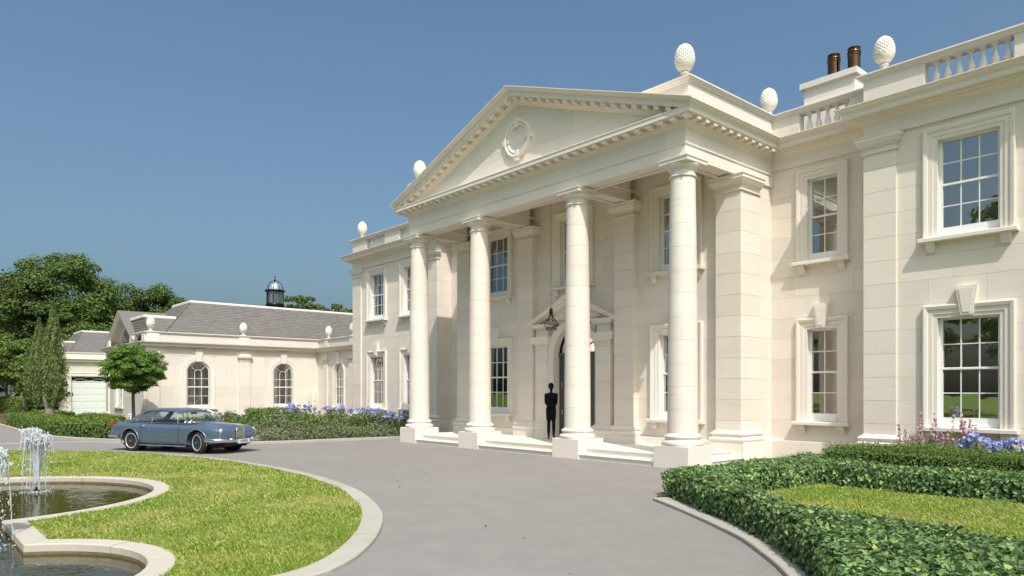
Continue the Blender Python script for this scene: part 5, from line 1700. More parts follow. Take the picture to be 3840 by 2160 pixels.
# door seam and handle on both sides
for s in (-1, 1):
    for xs in (.62, -.92):
        pts = [(xs + .03*math.sin(t*3), s*(half_w(xs)*(1.0 if z > .4 else .985)-.004 - (.012 if z > .72 else 0)), z) for t, z in ((0, .28), (.2, .45), (.4, .6), (.6, .74), (.8, .82))]
        cp(MB().tube(pts, .006, 4), 'door_seam', 'dark', body)
    cp(MB().tube([(-.70, s*.86, .80), (-.74, s*.885, .80), (-.84, s*.885, .80), (-.88, s*.86, .80)], .010, 6), 'door_handle', 'chrome', body)
    # headlamp stack
    hl = MB()
    n = 28
    vs = []
    for k, (rr, dx) in enumerate(((1.0, 0), (1.06, .045), (.98, .075), (.88, .07))):
        for i in range(n):
            a = 2*math.pi*i/n
            vs.append((2.03+dx, s*.665+.098*rr*math.cos(a), .585+.178*rr*math.sin(a)))
    fs = [(k*n+i, k*n+(i+1) % n, (k+1)*n+(i+1) % n, (k+1)*n+i) for k in range(3) for i in range(n)] + [tuple(3*n+i for i in range(n))]
    lamp = cp(MB().add(vs, fs), 'headlamp', 'chrome', None, 40)
    for z, r in ((.675, .072), (.50, .066)):
        m = MB().lathe([(r, 0), (r*.95, .012), (r*.6, .03), (.001, .036)], n=20)
        m.v = [(2.095+vz, s*.665+vx, z+vy) for vx, vy, vz in m.v]
        cp(m, 'lens', 'lens', lamp, 60)
    for dy in (-.045, .045):
        cp(MB().ball((2.11, s*.665+dy, .588), .016, 8, 6), 'red_marker', 'redlens', lamp, 60)
    # side grille
    gx = 2.135
    for z in (.505, .625):
        fr = [(gx, s*.20, z-.047), (gx-.035, s*.52, z-.042), (gx-.035, s*.52, z+.042), (gx, s*.20, z+.047)]
        cp(MB().tube(fr, .009, 5, True), 'grille_frame', 'chrome')
        cp(MB().add([(x+.008, y, zz) for x, y, zz in fr], [(0,1,2,3)]), 'grille_back', 'dark')
        g = MB()
        for i in range(1, 9):
            t = i/9; g.box(gx-.035*t+.006, gx-.035*t+.014, s*.20+s*.32*t-.004, s*.20+s*.32*t+.004, z-.044, z+.044)
        for i in range(1, 3):
            zz = z-.045+.03*i; g.tube([(gx+.012, s*.20, zz), (gx-.022, s*.52, zz)], .004, 4)
        cp(g, 'grille_mesh', 'satinchrome')['kind'] = 'stuff'
    cp(MB().prism([(-2.16, .80), (-2.30, .80), (-2.33, .845), (-2.20, .885), (-2.12, .875)], s*.60, s*.745, 'y'), 'tail_lamp', 'redlens')
# centre grille
gf = []
for i in range(24):
    a = 2*math.pi*i/24
    c_, s_ = math.cos(a), math.sin(a)
    gf.append((2.185, .155*math.copysign(abs(c_)**.5, c_), .565+.20*math.copysign(abs(s_)**.5, s_)))
cp(MB().tube(gf, .015, 6, True), 'grille_surround', 'chrome')
cp(MB().add([(2.15, y, z) for x, y, z in gf] + [(2.178, y, z) for x, y, z in gf], [tuple(24+i for i in range(24))] + [(i, (i+1) % 24, 24+(i+1) % 24, 24+i) for i in range(24)]), 'grille_back', 'dark')
g = MB()
for i in range(-4, 5): g.box(2.18, 2.19, i*.031-.004, i*.031+.004, .565-.185, .565+.185)
for i in range(-6, 7): g.box(2.182, 2.192, -.145, .145, .565+i*.028-.0035, .565+i*.028+.0035)
cp(g, 'grille_mesh', 'chrome')['kind'] = 'stuff'
# bumpers
fb = [(1.72, -.90, .42), (1.95, -.905, .415), (2.12, -.84, .41), (2.24, -.62, .40), (2.285, -.30, .39), (2.295, 0, .385), (2.285, .30, .39), (2.24, .62, .40), (2.12, .84, .41), (1.95, .905, .415), (1.72, .90, .42)]
def bumper(pts, name):
    m = MB(); n = len(pts); pr = [(-.03, -.045), (.0, -.055), (.025, -.035), (.035, 0), (.025, .035), (0, .055), (-.03, .045)]
    path = [(p[0], p[1]) for p in pts]
    mm = MB().sweep(pr, path)
    k = len(pr)
    mm.v = [(x, y, z + pts[i//k][2]) for i, (x, y, z) in enumerate(mm.v)]
    return cp(mm, name, 'chrome', None, 50)
bumper(fb, 'front_bumper')
for s in (-1, 1):
    cp(MB().prism([(2.20, .33), (2.31, .34), (2.33, .42), (2.31, .50), (2.26, .53), (2.20, .50)], s*.42-.03, s*.42+.03, 'y'), 'overrider', 'chrome')
rb = [(-1.78, .88, .47), (-2.10, .86, .47), (-2.36, .74, .47), (-2.43, .4, .46), (-2.44, 0, .46), (-2.43, -.4, .46), (-2.36, -.74, .47), (-2.10, -.86, .47), (-1.78, -.88, .47)]
bumper(rb, 'rear_bumper')
# number plate with its characters
pl = cp(MB().box(2.325, 2.335, -.26, .26, .30, .42), 'number_plate', 'plate')
for s in (-1, 1): cp(MB().box(2.3352, 2.3365, s*.238-.02, s*.238+.02, .302, .418), 'plate_band', 'plateblue', pl)
def text_mesh(body_, size, name, mat, parent, mat_world):
    cu = bpy.data.curves.new('t', 'FONT'); cu.body = body_; cu.size = size; cu.align_x = 'CENTER'; cu.align_y = 'CENTER'; cu.extrude = .002; cu.offset = size*.012
    to = bpy.data.objects.new('t', cu); COL.objects.link(to)
    dg = bpy.context.evaluated_depsgraph_get()
    me = bpy.data.meshes.new_from_object(to.evaluated_get(dg))
    bpy.data.objects.remove(to); bpy.data.curves.remove(cu)
    me.transform(mat_world); me.materials.clear()
    return link_mesh(name, me, mat, parent, False)
text_mesh('HÉRÈS', .115, 'plate_lettering', M['plateink'], pl, Matrix.Translation((2.337, 0, .357)) @ Matrix(((0, 0, 1, 0), (1, 0, 0, 0), (0, 1, 0, 0), (0, 0, 0, 1))))
cp(MB().box(1.3, 2.1, -.5, .5, .24, .34), 'engine_pan', 'dark')

# ================================================================ fountain jets
def jet(name, label, x, y, h, spread, seed):
    rg = np.random.default_rng(seed)
    root = thing(name, label, 'fountain', (x, y, -.045), group='white water jets in the pool')
    MB().lathe([(.05, -.02), (.05, .05), (.03, .06), (.02, .10)], n=12).obj('nozzle', M['black'], root, world_coords=False)
    def path(lobe, f, top, ang, side):
        """ballistic-looking arc: rises close to the axis, spreads near the top, then drops"""
        def at(t):
            z = top*(1-(1-t)**2)
            r_ = side*(min(t, 1.0)**1.05*.78 + max(0, t-1)*.30)
            return (r_*math.cos(ang), r_*math.sin(ang), z)
        return at
    def pick():
        lobe = -1 if rg.random() < .58 else 1
        ang = R(48.8) + (math.pi if lobe < 0 else 0) + rg.normal(0, .75)
        top = h*(rg.uniform(.86, 1.0) if lobe < 0 else rg.uniform(.78, .90))
        side = spread*float(np.clip(abs(rg.normal(.60, .27)), .08, 1.0))
        return path(lobe, 0, top, ang, side), lobe
    pl_ = MB()
    for i in range(340):
        at, lobe = pick()
        t0, t1 = .12, rg.uniform(1.0, 1.5)
        pts = []
        for j in range(13):
            x_, y_, z_ = at(t0+(t1-t0)*j/12)
            pts.append((x_+rg.normal(0, .005), y_+rg.normal(0, .005), max(.02, z_)))
        pl_.tube(pts, rg.uniform(.004, .013), 5, r1=rg.uniform(.003, .009))
    pl_.obj('plume', M['foam'], root, 80, world_coords=False)['kind'] = 'stuff'
    d = MB()
    for i in range(1800):
        at, lobe = pick()
        t = float(rg.uniform(.45, 1.35)) if i < 1150 else float(rg.uniform(1.2, 1.98))
        x_, y_, z_ = at(t)
        big = float(np.clip(rg.gamma(2.2, .0048), .003, .026))
        r_ = big if i < 1150 else big*.5
        j_ = .016 if i < 1150 else .022
        d.ball((x_+rg.normal(0, j_), y_+rg.normal(0, j_), max(.01, z_+rg.normal(0, .02))), r_, 6, 3, rg.uniform(.8, 1.3) if i < 1150 else rg.uniform(1.2, 2.6))
    d.obj('droplets', M['foam'], root, 80, world_coords=False)['kind'] = 'stuff'
    s_ = MB()
    for i in range(9):
        at, lobe = pick()
        a_, b_ = at(1.35), at(1.97)
        s_.tube([(a_[0]+(b_[0]-a_[0])*k/8+rg.normal(0, .004), a_[1]+(b_[1]-a_[1])*k/8+rg.normal(0, .004), a_[2]+(b_[2]-a_[2])*k/8) for k in range(9)], .009, 5, r1=.005)
    for i in range(160):
        a = rg.uniform(0, 2*math.pi); q = abs(rg.normal(.12, .14))
        s_.ball((q*math.cos(a), q*math.sin(a), rg.uniform(0, .03)), rg.uniform(.004, .012), 5, 4)
    s_.obj('splash', M['foam'], root, 80, world_coords=False)['kind'] = 'stuff'
jet('fountain_jet', 'white fountain jet splitting into two plumes over the larger pool lobe', -15.92, 2.12, 1.20, .29, 3)
jet('fountain_jet', 'white fountain jet cut by the left picture edge beside the rim point', -10.70, 0.92, 1.34, .24, 8)
# ================================================================ vegetation
def unit(a):
    return a/np.maximum(1e-9, np.linalg.norm(a, axis=-1, keepdims=True))
LEAF4 = np.array([(0, 0, 0), (-.36, .45, .10), (0, 1, -.06), (.36, .45, .10)], np.float32)
LEAF4_F = [0, 1, 2, 0, 2, 3]
HEART = np.array([(0, .06, 0), (-.40, 0, .07), (-.47, .33, .10), (0, 1, -.10), (.47, .33, .10), (.40, 0, .07)], np.float32)
HEART_F = [0, 1, 2, 0, 2, 3, 0, 3, 4, 0, 4, 5]
NARROW = np.array([(0, 0, 0), (-.13, .45, .05), (0, 1, -.10), (.13, .45, .05)], np.float32)
def frames(nrm, tip):
    n = unit(nrm); t = tip - n*np.sum(tip*n, 1, keepdims=True)
    bad = np.linalg.norm(t, axis=1) < 1e-4
    t[bad] = np.array([0.3, 0.5, 0.8]); t = unit(t)
    b = np.cross(t, n)
    return b, t, n
def leaves(name, pos, nrm, tip, size, mat, parent, shape=LEAF4, faces=LEAF4_F, kind='stuff', wide=1.0):
    b, t, n = frames(np.asarray(nrm, float), np.asarray(tip, float))
    k = len(shape); N = len(pos)
    S_ = np.asarray(size).reshape(-1, 1, 1)
    V = (np.asarray(pos)[:, None, :] + S_*(b[:, None, :]*shape[None, :, 0:1]*wide + t[:, None, :]*(shape[None, :, 1:2]-.25) + n[:, None, :]*shape[None, :, 2:3]))
    idx = (np.arange(N)[:, None]*k + np.array(faces)[None, :]).ravel()
    me = np_mesh(name, V.reshape(-1, 3), idx, 3)
    o = link_mesh(name, me, mat, parent)
    if kind: o['kind'] = kind
    return o
def rand_dir(n, rg=RNG):
    return unit(rg.normal(0, 1, (n, 3)))

# ---------------------------------------------------------------- hedges
def hedge(name, label, foot, h, mat, lsize, dens, shape=LEAF4, faces=LEAF4_F, jit=.03, group=None, top_mat=None, droop=.7, single=0, z0=.03, wob=.03, cat='hedge'):
    foot = [Vector(p) for p in foot]
    area = sum(foot[i-1].x*foot[i].y - foot[i].x*foot[i-1].y for i in range(len(foot)))
    if area < 0: foot.reverse()
    cx = sum(p.x for p in foot)/len(foot); cy = sum(p.y for p in foot)/len(foot)
    root = thing(name, label, cat, (cx, cy, 0), 0, group)
    P = [(p.x, p.y) for p in foot]
    inn = offset(P, -.05, True)
    MB().prism(inn, z0-.02, h-.05, 'z').obj('twig_core', M['core'], root)
    pos, nrm, tip = [], [], []
    for i in range(len(P)):
        a, b = np.array(P[i]), np.array(P[(i+1) % len(P)])
        L = float(np.linalg.norm(b-a)); n = int(L*(h-z0)*dens)
        if n < 1: continue
        d = (b-a)/L; out = np.array([d[1], -d[0]])
        s = RNG.uniform(0, 1, n); z = z0 + (h-z0)*RNG.uniform(0, 1, n)**.9
        xy = a + s[:, None]*(b-a)
        bulge = (wob*np.sin(xy[:, 0]*3.1+z*5)*np.cos(xy[:, 1]*2.7) + RNG.normal(0, jit, n))
        xy = xy + out*bulge[:, None]
        pos.append(np.c_[xy, z]); nr = np.c_[np.repeat(out[None], n, 0), np.full(n, .45)] + RNG.normal(0, .42, (n, 3))
        nrm.append(nr); tip.append(np.c_[np.repeat(out[None]*.35, n, 0), np.full(n, -droop)] + RNG.normal(0, .45, (n, 3)))
    xs = [p[0] for p in P]; ys = [p[1] for p in P]
    n = int((max(xs)-min(xs))*(max(ys)-min(ys))*dens*1.15)
    x = RNG.uniform(min(xs), max(xs), n); y = RNG.uniform(min(ys), max(ys), n)
    k = inside(P, x, y); x, y = x[k], y[k]; n = len(x)
    z = h + wob*np.sin(x*2.3+1)*np.cos(y*2.9) + RNG.normal(0, jit, n) - .01
    pos.append(np.c_[x, y, z]); nrm.append(np.c_[np.zeros((n, 2)), np.ones(n)] + RNG.normal(0, .45, (n, 3)))
    tip.append(RNG.normal(0, 1, (n, 3)) + np.array([0, 0, .25]))
    ntop = n
    pos, nrm, tip = np.concatenate(pos), np.concatenate(nrm), np.concatenate(tip)
    # keep what the photograph could see from near its viewpoint
    u, v, d = pix(pos[:, 0], pos[:, 1], pos[:, 2])
    keep = (u > -700) & (u < 4700) & (v < 3000)
    istop = np.zeros(len(pos), bool); istop[-ntop:] = True
    pos, nrm, tip, istop, d, u, v = pos[keep], nrm[keep], tip[keep], istop[keep], d[keep], u[keep], v[keep]
    size = lsize*RNG.uniform(.65, 1.25, len(pos))
    if single:
        vis = (u > 0) & (u < 3840) & (v > 0) & (v < 2160)
        score = size/d*vis*(1+.25*istop)
        order = np.argsort(-score)
        one = order[:single]; rest = order[single:]
        lm = bpy.data.meshes.new('leaf')
        lm.from_pydata([tuple(q) for q in (shape - np.array([0, .25, 0]))], [], [tuple(faces[i:i+3]) for i in range(0, len(faces), 3)])
        lm.update(); lm.materials.append(mat)
        b, t, nn = frames(nrm[one], tip[one])
        for i in range(len(one)):
            o = link_mesh('leaf', lm, None, root)
            s = float(size[one[i]])
            mw = Matrix(((b[i][0], t[i][0], nn[i][0], 0), (b[i][1], t[i][1], nn[i][1], 0), (b[i][2], t[i][2], nn[i][2], 0), (0, 0, 0, 1)))
            o.location = pos[one[i]]; o.rotation_euler = mw.to_euler(); o.scale = (s, s, s)
        pos, nrm, tip, size, istop = pos[rest], nrm[rest], tip[rest], size[rest], istop[rest]
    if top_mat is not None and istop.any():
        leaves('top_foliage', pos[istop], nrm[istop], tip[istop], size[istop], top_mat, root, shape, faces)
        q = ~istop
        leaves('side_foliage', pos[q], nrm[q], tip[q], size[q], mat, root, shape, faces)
    else:
        leaves('foliage', pos, nrm, tip, size, mat, root, shape, faces)
    return root

IVY = dict(shape=HEART, faces=HEART_F)
ivy_front = [(-7.38, 10.08), (-6.80, 9.65), (-5.94, 9.10), (-5.08, 8.52), (-4.33, 7.88), (-3.72, 7.28), (-3.13, 6.58), (-2.53, 5.65), (-2.1, 4.6), (-1.0, 4.8), (-.7, 7.4), (-1.7, 7.92), (-2.7, 8.2), (-3.6, 8.32), (-4.4, 8.48), (-5.4, 9.25), (-6.2, 9.98), (-6.62, 10.55)]
hedge('ivy_hedge', 'low ivy hedge curving along the kerb in the bottom right corner', ivy_front, .43, M['ivy'], .056, 2600, jit=.035, single=230, **IVY)
ivy_side = [(-7.72, 10.30), (-6.66, 10.62), (-6.42, 13.5), (-6.5, 15.4), (-7.7, 15.5)]
hedge('ivy_hedge', 'low ivy hedge running from the kerb tip back towards the portico steps', ivy_side, .42, M['ivy'], .054, 1600, jit=.03, **IVY)
ivy_back = [(-6.40, 13.42), (-3.0, 13.55), (2.5, 13.45), (2.5, 14.2), (-6.4, 14.25)]
hedge('ivy_hedge', 'low ivy hedge along the far side of the right lawn', ivy_back, .45, M['ivy'], .060, 1500, jit=.03, single=60, **IVY)
box_back = [(-6.75, 14.35), (2.5, 14.3), (2.5, 15.9), (-6.75, 15.9)]
hedge('box_hedge', 'taller small leaved hedge behind the ivy below the mansion windows', box_back, .68, M['box'], .036, 3000, jit=.05, wob=.07)

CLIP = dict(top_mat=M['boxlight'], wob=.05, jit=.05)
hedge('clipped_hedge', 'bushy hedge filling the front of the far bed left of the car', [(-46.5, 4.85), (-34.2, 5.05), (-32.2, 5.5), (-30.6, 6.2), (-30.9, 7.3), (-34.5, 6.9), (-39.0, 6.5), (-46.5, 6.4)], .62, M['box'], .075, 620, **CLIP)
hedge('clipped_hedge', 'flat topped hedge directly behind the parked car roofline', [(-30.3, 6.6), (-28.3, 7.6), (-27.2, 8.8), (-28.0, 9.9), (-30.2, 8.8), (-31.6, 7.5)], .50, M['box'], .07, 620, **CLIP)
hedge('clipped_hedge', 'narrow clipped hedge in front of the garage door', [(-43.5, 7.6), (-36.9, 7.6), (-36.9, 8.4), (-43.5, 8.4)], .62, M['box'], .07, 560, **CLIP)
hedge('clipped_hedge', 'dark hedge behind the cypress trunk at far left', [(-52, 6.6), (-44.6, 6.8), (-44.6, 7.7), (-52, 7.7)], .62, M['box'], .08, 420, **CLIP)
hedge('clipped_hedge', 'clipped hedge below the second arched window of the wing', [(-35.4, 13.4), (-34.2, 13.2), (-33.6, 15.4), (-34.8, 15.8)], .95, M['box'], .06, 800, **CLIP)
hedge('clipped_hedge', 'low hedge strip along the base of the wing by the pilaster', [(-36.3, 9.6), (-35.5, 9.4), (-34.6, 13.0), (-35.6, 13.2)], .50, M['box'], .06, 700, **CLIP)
hedge('clipped_hedge', 'distant clipped hedge beyond the lawn at the left edge', [(-76, 6.6), (-64, 8.0), (-64.5, 9.2), (-76, 7.8)], 1.25, M['boxlight'], .11, 260, wob=.05, jit=.06)

# ---------------------------------------------------------------- trees
def clumps_ellipsoid(n, rx, ry, rz, cz, seed, hollow=.55, low=-.75, noise=.22):
    rg = np.random.default_rng(seed)
    out = []
    while len(out) < n:
        d = rg.normal(0, 1, 3); d /= np.linalg.norm(d)
        if d[2] < low: continue
        r = rg.uniform(hollow**3, 1)**(1/3)
        k = 1 + noise*math.sin(3*d[0]+seed)*math.cos(4*d[1]+2*seed) + rg.normal(0, noise*.4)
        out.append((d[0]*rx*r*k, d[1]*ry*r*k, cz + d[2]*rz*r*k))
    return np.array(out)
def crown(name, C, CR, per, lsize, mat, parent, seed, flat=.6, shape=LEAF4, faces=LEAF4_F, up=.55, wide=1.0):
    rg = np.random.default_rng(seed)
    n = len(C)*per
    ci = np.repeat(np.arange(len(C)), per)
    d = unit(rg.normal(0, 1, (n, 3))); d[:, 2] = np.abs(d[:, 2])*1.0 - .28*(rg.random(n) < .4)
    d = unit(d)
    r = (CR[ci]*rg.uniform(.55, 1.08, n))[:, None]
    pos = C[ci] + d*r*np.array([1, 1, flat])
    nrm = d + np.array([0, 0, up]) + rg.normal(0, .5, (n, 3))
    tip = rg.normal(0, 1, (n, 3)) + np.array([0, 0, -.3])
    return leaves(name, pos, nrm, tip, lsize*rg.uniform(.6, 1.35, n), mat, parent, shape, faces, None, wide)
def limb_pts(a, b, rg, sag=.1):
    a, b = Vector(a), Vector(b); L = (b-a).length
    pts = []
    for i in range(6):
        t = i/5
        p = a.lerp(b, t) + Vector((rg.normal(0, .03)*L, rg.normal(0, .03)*L, math.sin(math.pi*t)*sag*L))*(1 if 0 < i < 5 else 0)
        pts.append(p)
    return pts
def tree(name, label, loc, H, rx, ry, crown_base, nclump, per, lsize, mat, seed, cr=(.9, 1.6), trunk=.35, bark='bark', group=None, hollow=.5, noise=.22, low=-.75, flat=.6):
    rg = np.random.default_rng(seed)
    root = thing(name, label, 'tree', loc, 0, group)
    rz = (H-crown_base)/2*.95; cz = (H+crown_base)/2
    C = clumps_ellipsoid(nclump, rx, ry, rz, cz, seed, hollow, low, noise)
    CR = rg.uniform(*cr, len(C))
    tr = MB().tube([(0, 0, -.1), (0.02, .01, crown_base*.5), (-.03, .03, crown_base), (.05, 0, cz)], trunk, 10, r1=trunk*.45)
    for i in range(7):
        a = 2*math.pi*i/7
        tr.tube([(0, 0, .25), (trunk*1.1*math.cos(a), trunk*1.1*math.sin(a), .06), (trunk*1.7*math.cos(a), trunk*1.7*math.sin(a), -.08)], trunk*.35, 5, r1=trunk*.12)
    tr.obj('trunk', M[bark], root, 60, world_coords=False)
    lim = MB()
    for i in rg.choice(len(C), min(len(C), 22), replace=False):
        z0 = crown_base*.75 + (cz-crown_base*.75)*rg.uniform(0, .9)
        lim.tube(limb_pts((0, 0, z0), C[i], rg), trunk*.30, 6, r1=trunk*.05)
    lim.obj('limbs', M[bark], root, 60, world_coords=False)['kind'] = 'stuff'
    o = crown('crown', C, CR, per, lsize, mat, root, seed+1, flat)
    o.matrix_parent_inverse = Matrix.Identity(4)
    return root
def at_uv(u, d):
    th = R(48.8); l = (u-1920)/2680*d
    return (-math.sin(th)*d + math.cos(th)*l, math.cos(th)*d + math.sin(th)*l)

BIG = 'tall broadleaf trees behind the garage wing'
spec = [  # u, depth, height, rx, seed, label
    (215, 74, 16.2, 5.6, 21, 'tallest dark broadleaf tree rising behind the garage wing'),
    (15, 70, 13.4, 5.2, 22, 'dark broadleaf tree at the left edge with yellowing top'),
    (385, 80, 12.6, 4.8, 23, 'broadleaf tree on the right shoulder of the tallest crown'),
    (585, 82, 14.0, 5.3, 24, 'rounded broadleaf tree behind the left end of the wing roof'),
    (330, 66, 7.6, 4.2, 25, 'lower dark tree filling the gap behind the garage roof'),
    (-190, 70, 14.0, 5.0, 26, 'broadleaf tree standing beyond the left picture edge'),
    (480, 84, 11.2, 4.0, 27, 'broadleaf tree seen above the gable of the wing')]
for u, d, H, rx, sd, lb in spec:
    x, y = at_uv(u, d)
    tree('broadleaf_tree', lb, (x, y, -.1), H, rx, rx*.95, H*.10, 150, 350, .25, M['oak'], sd, cr=(.9, 1.55), trunk=.42, group=BIG, low=-.95, hollow=.62, noise=.12, flat=.85)
FARG = 'distant trees beyond the wing roof'
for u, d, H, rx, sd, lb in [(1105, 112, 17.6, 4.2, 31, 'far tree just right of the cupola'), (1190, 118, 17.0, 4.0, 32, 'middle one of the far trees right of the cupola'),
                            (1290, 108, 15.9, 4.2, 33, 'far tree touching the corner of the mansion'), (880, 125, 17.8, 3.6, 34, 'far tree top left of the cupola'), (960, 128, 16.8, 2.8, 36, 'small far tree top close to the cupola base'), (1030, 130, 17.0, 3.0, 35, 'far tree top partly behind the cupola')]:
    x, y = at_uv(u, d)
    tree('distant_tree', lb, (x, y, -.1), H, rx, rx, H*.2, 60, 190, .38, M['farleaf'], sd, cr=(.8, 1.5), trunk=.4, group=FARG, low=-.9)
# smaller trees and bushes at the left
for u, d, H, rx, cb, sd, lb in [(88, 50, 5.6, 1.9, 1.7, 41, 'small dark tree with a bare stem left of the cypress'), (25, 58, 6.4, 2.6, 1.2, 42, 'dense bushy tree at the left edge behind the small tree'), (150, 46, 4.1, 1.25, .3, 43, 'leafy bush at the foot of the cypress on its left side'), (140, 62, 6.8, 2.5, .9, 44, 'bushy tree directly behind the cypress')]:
    x, y = at_uv(u, d)
    tree('bushy_tree', lb, (x, y, 0), H, rx, rx, cb, 60, 190, .17, M['oak'], sd, cr=(.42, .8), trunk=.11, low=-.95, hollow=.3, group='small trees by the far left bed')
# wood behind the viewpoint, seen only as reflections in the panes
rgw = np.random.default_rng(55)
WC, WR = [], []
tr = MB()
for (x, y, H, rx) in [(-13.5, -27, 17, 5.2), (-25, -31, 14, 5.2), (-36, -33, 16, 5.5), (-4, -34, 13, 5.0), (-46, -30, 15, 5.5), (-18, -44, 19, 6), (6, -40, 16, 6), (-32, -46, 18, 6)]:
    c = clumps_ellipsoid(44, rx, rx, (H-2.5)/2*.95, (H+2.5)/2, int(abs(x)*7+H), .4, -.9)
    WC.append(c+np.array([x, y, 0])); WR.append(rgw.uniform(1.0, 1.7, 44))
    tr.tube([(x, y, -.15), (x+.1, y, H*.3), (x, y+.1, H*.6)], .4, 8, r1=.2)
WC, WR = np.concatenate(WC), np.concatenate(WR)
wood = crown('mirrored_wood', WC, WR, 190, .42, M['oak'], None, 56)
tag(wood, 'wood behind the viewpoint mirrored in the window panes', 'wood', kind='stuff')
o = tr.obj('trunks', M['bark'], wood, 60); o['kind'] = 'stuff'

# round clipped tree on a straight stem
x, y = -34.55, 8.15
rt = thing('round_tree', 'round headed green tree on a thin straight stem behind the car', 'tree', (x, y, 0))
rgt = np.random.default_rng(61)
MB().tube([(0, 0, -.05), (.015, .01, .8), (-.01, 0, 1.5), (.0, .01, 2.5)], .085, 9, r1=.06).obj('trunk', M['bark'], rt, 60, world_coords=False)
C = []
while len(C) < 290:
    d = rgt.normal(0, 1, 3); d /= np.linalg.norm(d)
    r = rgt.uniform(.1, 1)**(1/3)
    zz = d[2]*1.13 if d[2] > 0 else d[2]*.98
    k = 1+.03*rgt.normal()
    C.append((d[0]*1.20*r*k, d[1]*1.20*r*k, 2.70+zz*r*k*(.98 if d[2] < 0 else .98)))
C = np.array(C)
lim = MB()
for i in rgt.choice(len(C), 26, replace=False): lim.tube(limb_pts((0, 0, 1.6+rgt.uniform(0, .6)), C[i], rgt), .03, 5, r1=.008)
lim.obj('limbs', M['bark'], rt, 60, world_coords=False)['kind'] = 'stuff'
o = crown('crown', C, rgt.uniform(.14, .26, len(C)), 190, .066, M['round'], rt, 62, .85); o.matrix_parent_inverse = Matrix.Identity(4)

# two-headed cypress
x, y = at_uv(186, 36.5)
cy = thing('cypress_tree', 'tall narrow two headed cypress with a pale forked trunk left of the garage door', 'tree', (x, y, 0))
rgc = np.random.default_rng(71)
MB().tube([(0, 0, -.05), (.0, 0, .5), (.05, 0, .95)], .27, 10, r1=.21).tube([(.05, 0, .85), (.16, .15, 1.5), (.22, .2, 2.6), (.15, .15, 4.6)], .15, 8, r1=.03).tube([(.03, 0, .8), (-.3, -.2, 1.35), (-.5, -.4, 2.3), (-.42, -.35, 4.0)], .13, 8, r1=.03).tube([(.05, 0, .8), (.0, -.25, 1.5), (-.05, -.3, 2.6)], .10, 8, r1=.03).obj('trunk', M['palebark'], cy, 60, world_coords=False)
ax = np.array([math.cos(R(48.8)), math.sin(R(48.8)), 0]); fw = np.array([-math.sin(R(48.8)), math.cos(R(48.8)), 0])
P_, N_, T_, Z_ = [], [], [], []
def cyp_part(n, lx, z0, z1, wmax, zpeak, sd):
    t = rgc.uniform(0, 1, n)**.85
    z = z0+(z1-z0)*t
    prof = np.where(z < zpeak, .35+.65*((z-z0)/(zpeak-z0))**.7, np.maximum(0, (1-((z-zpeak)/(z1-zpeak))**1.25)))
    tuft = .80+.28*np.sin(z*6.5+lx*5)*np.sin(rgc.uniform(0, 1, n)*6.28)
    a = rgc.uniform(0, 2*math.pi, n)
    strand = .85+.22*np.sin(a*7+np.sin(z*2)*2+sd)
    r = wmax*prof*tuft*strand*rgc.uniform(.62, 1.05, n)
    p = (lx + r*np.cos(a))[:, None]*ax + (r*np.sin(a))[:, None]*fw
    p[:, 2] = z
    P_.append(p)
    out = np.cos(a)[:, None]*ax + np.sin(a)[:, None]*fw
    N_.append(out + rgc.normal(0, .5, (n, 3)))
    T_.append(out*.35 + np.array([0, 0, 1.0]) + rgc.normal(0, .28, (n, 3)))
    Z_.append(rgc.uniform(.06, .15, n))
cyp_part(24000, .18, 1.0, 6.35, .80, 2.5, 1.0)
cyp_part(17000, -.52, 1.15, 5.55, .64, 2.9, 2.3)
cyp_part(7000, -.85, 1.3, 3.9, .55, 2.3, .4)
leaves('foliage', np.concatenate(P_)+np.array([x, y, 0]), np.concatenate(N_), np.concatenate(T_), np.concatenate(Z_), M['cypress'], cy, NARROW, LEAF4_F, None, 1.3)

# ---------------------------------------------------------------- border plants
def mound(name, label, loc, rx, ry, h, n, lsize, mat, seed, group, shape=LEAF4, spiky=.35, cat='shrub', wide=1.0, sprig=0):
    rg = np.random.default_rng(seed)
    root = thing(name, label, cat, (loc[0], loc[1], .03), 0, group)
    st = MB()
    for i in range(16):
        a = rg.uniform(0, 2*math.pi); q = rg.uniform(.2, .9)
        st.tube([(0, 0, 0), (q*rx*.5*math.cos(a), q*ry*.5*math.sin(a), h*.45), (q*rx*math.cos(a), q*ry*math.sin(a), h*rg.uniform(.6, .95))], .010, 4, r1=.003)
    st.obj('stems', M['dry'] if sprig else M['bark'], root, world_coords=False)['kind'] = 'stuff'
    d = unit(rg.normal(0, 1, (n, 3))); d[:, 2] = np.abs(d[:, 2])
    rr = rg.uniform(.35, 1, n)**.45
    lump = 1+.16*np.sin(d[:, 0]*6+seed)*np.cos(d[:, 1]*7)+rg.normal(0, .07, n)
    pos = d*rr[:, None]*lump[:, None]*np.array([rx, ry, h]) + np.array([loc[0], loc[1], .03])
    nrm = d + rg.normal(0, .6, (n, 3)); tip = d*.6 + np.array([0, 0, spiky*2]) + rg.normal(0, .5, (n, 3))
    leaves('foliage', pos, nrm, tip, lsize*rg.uniform(.6, 1.4, n), mat, root, shape, LEAF4_F, None, wide)
    return root
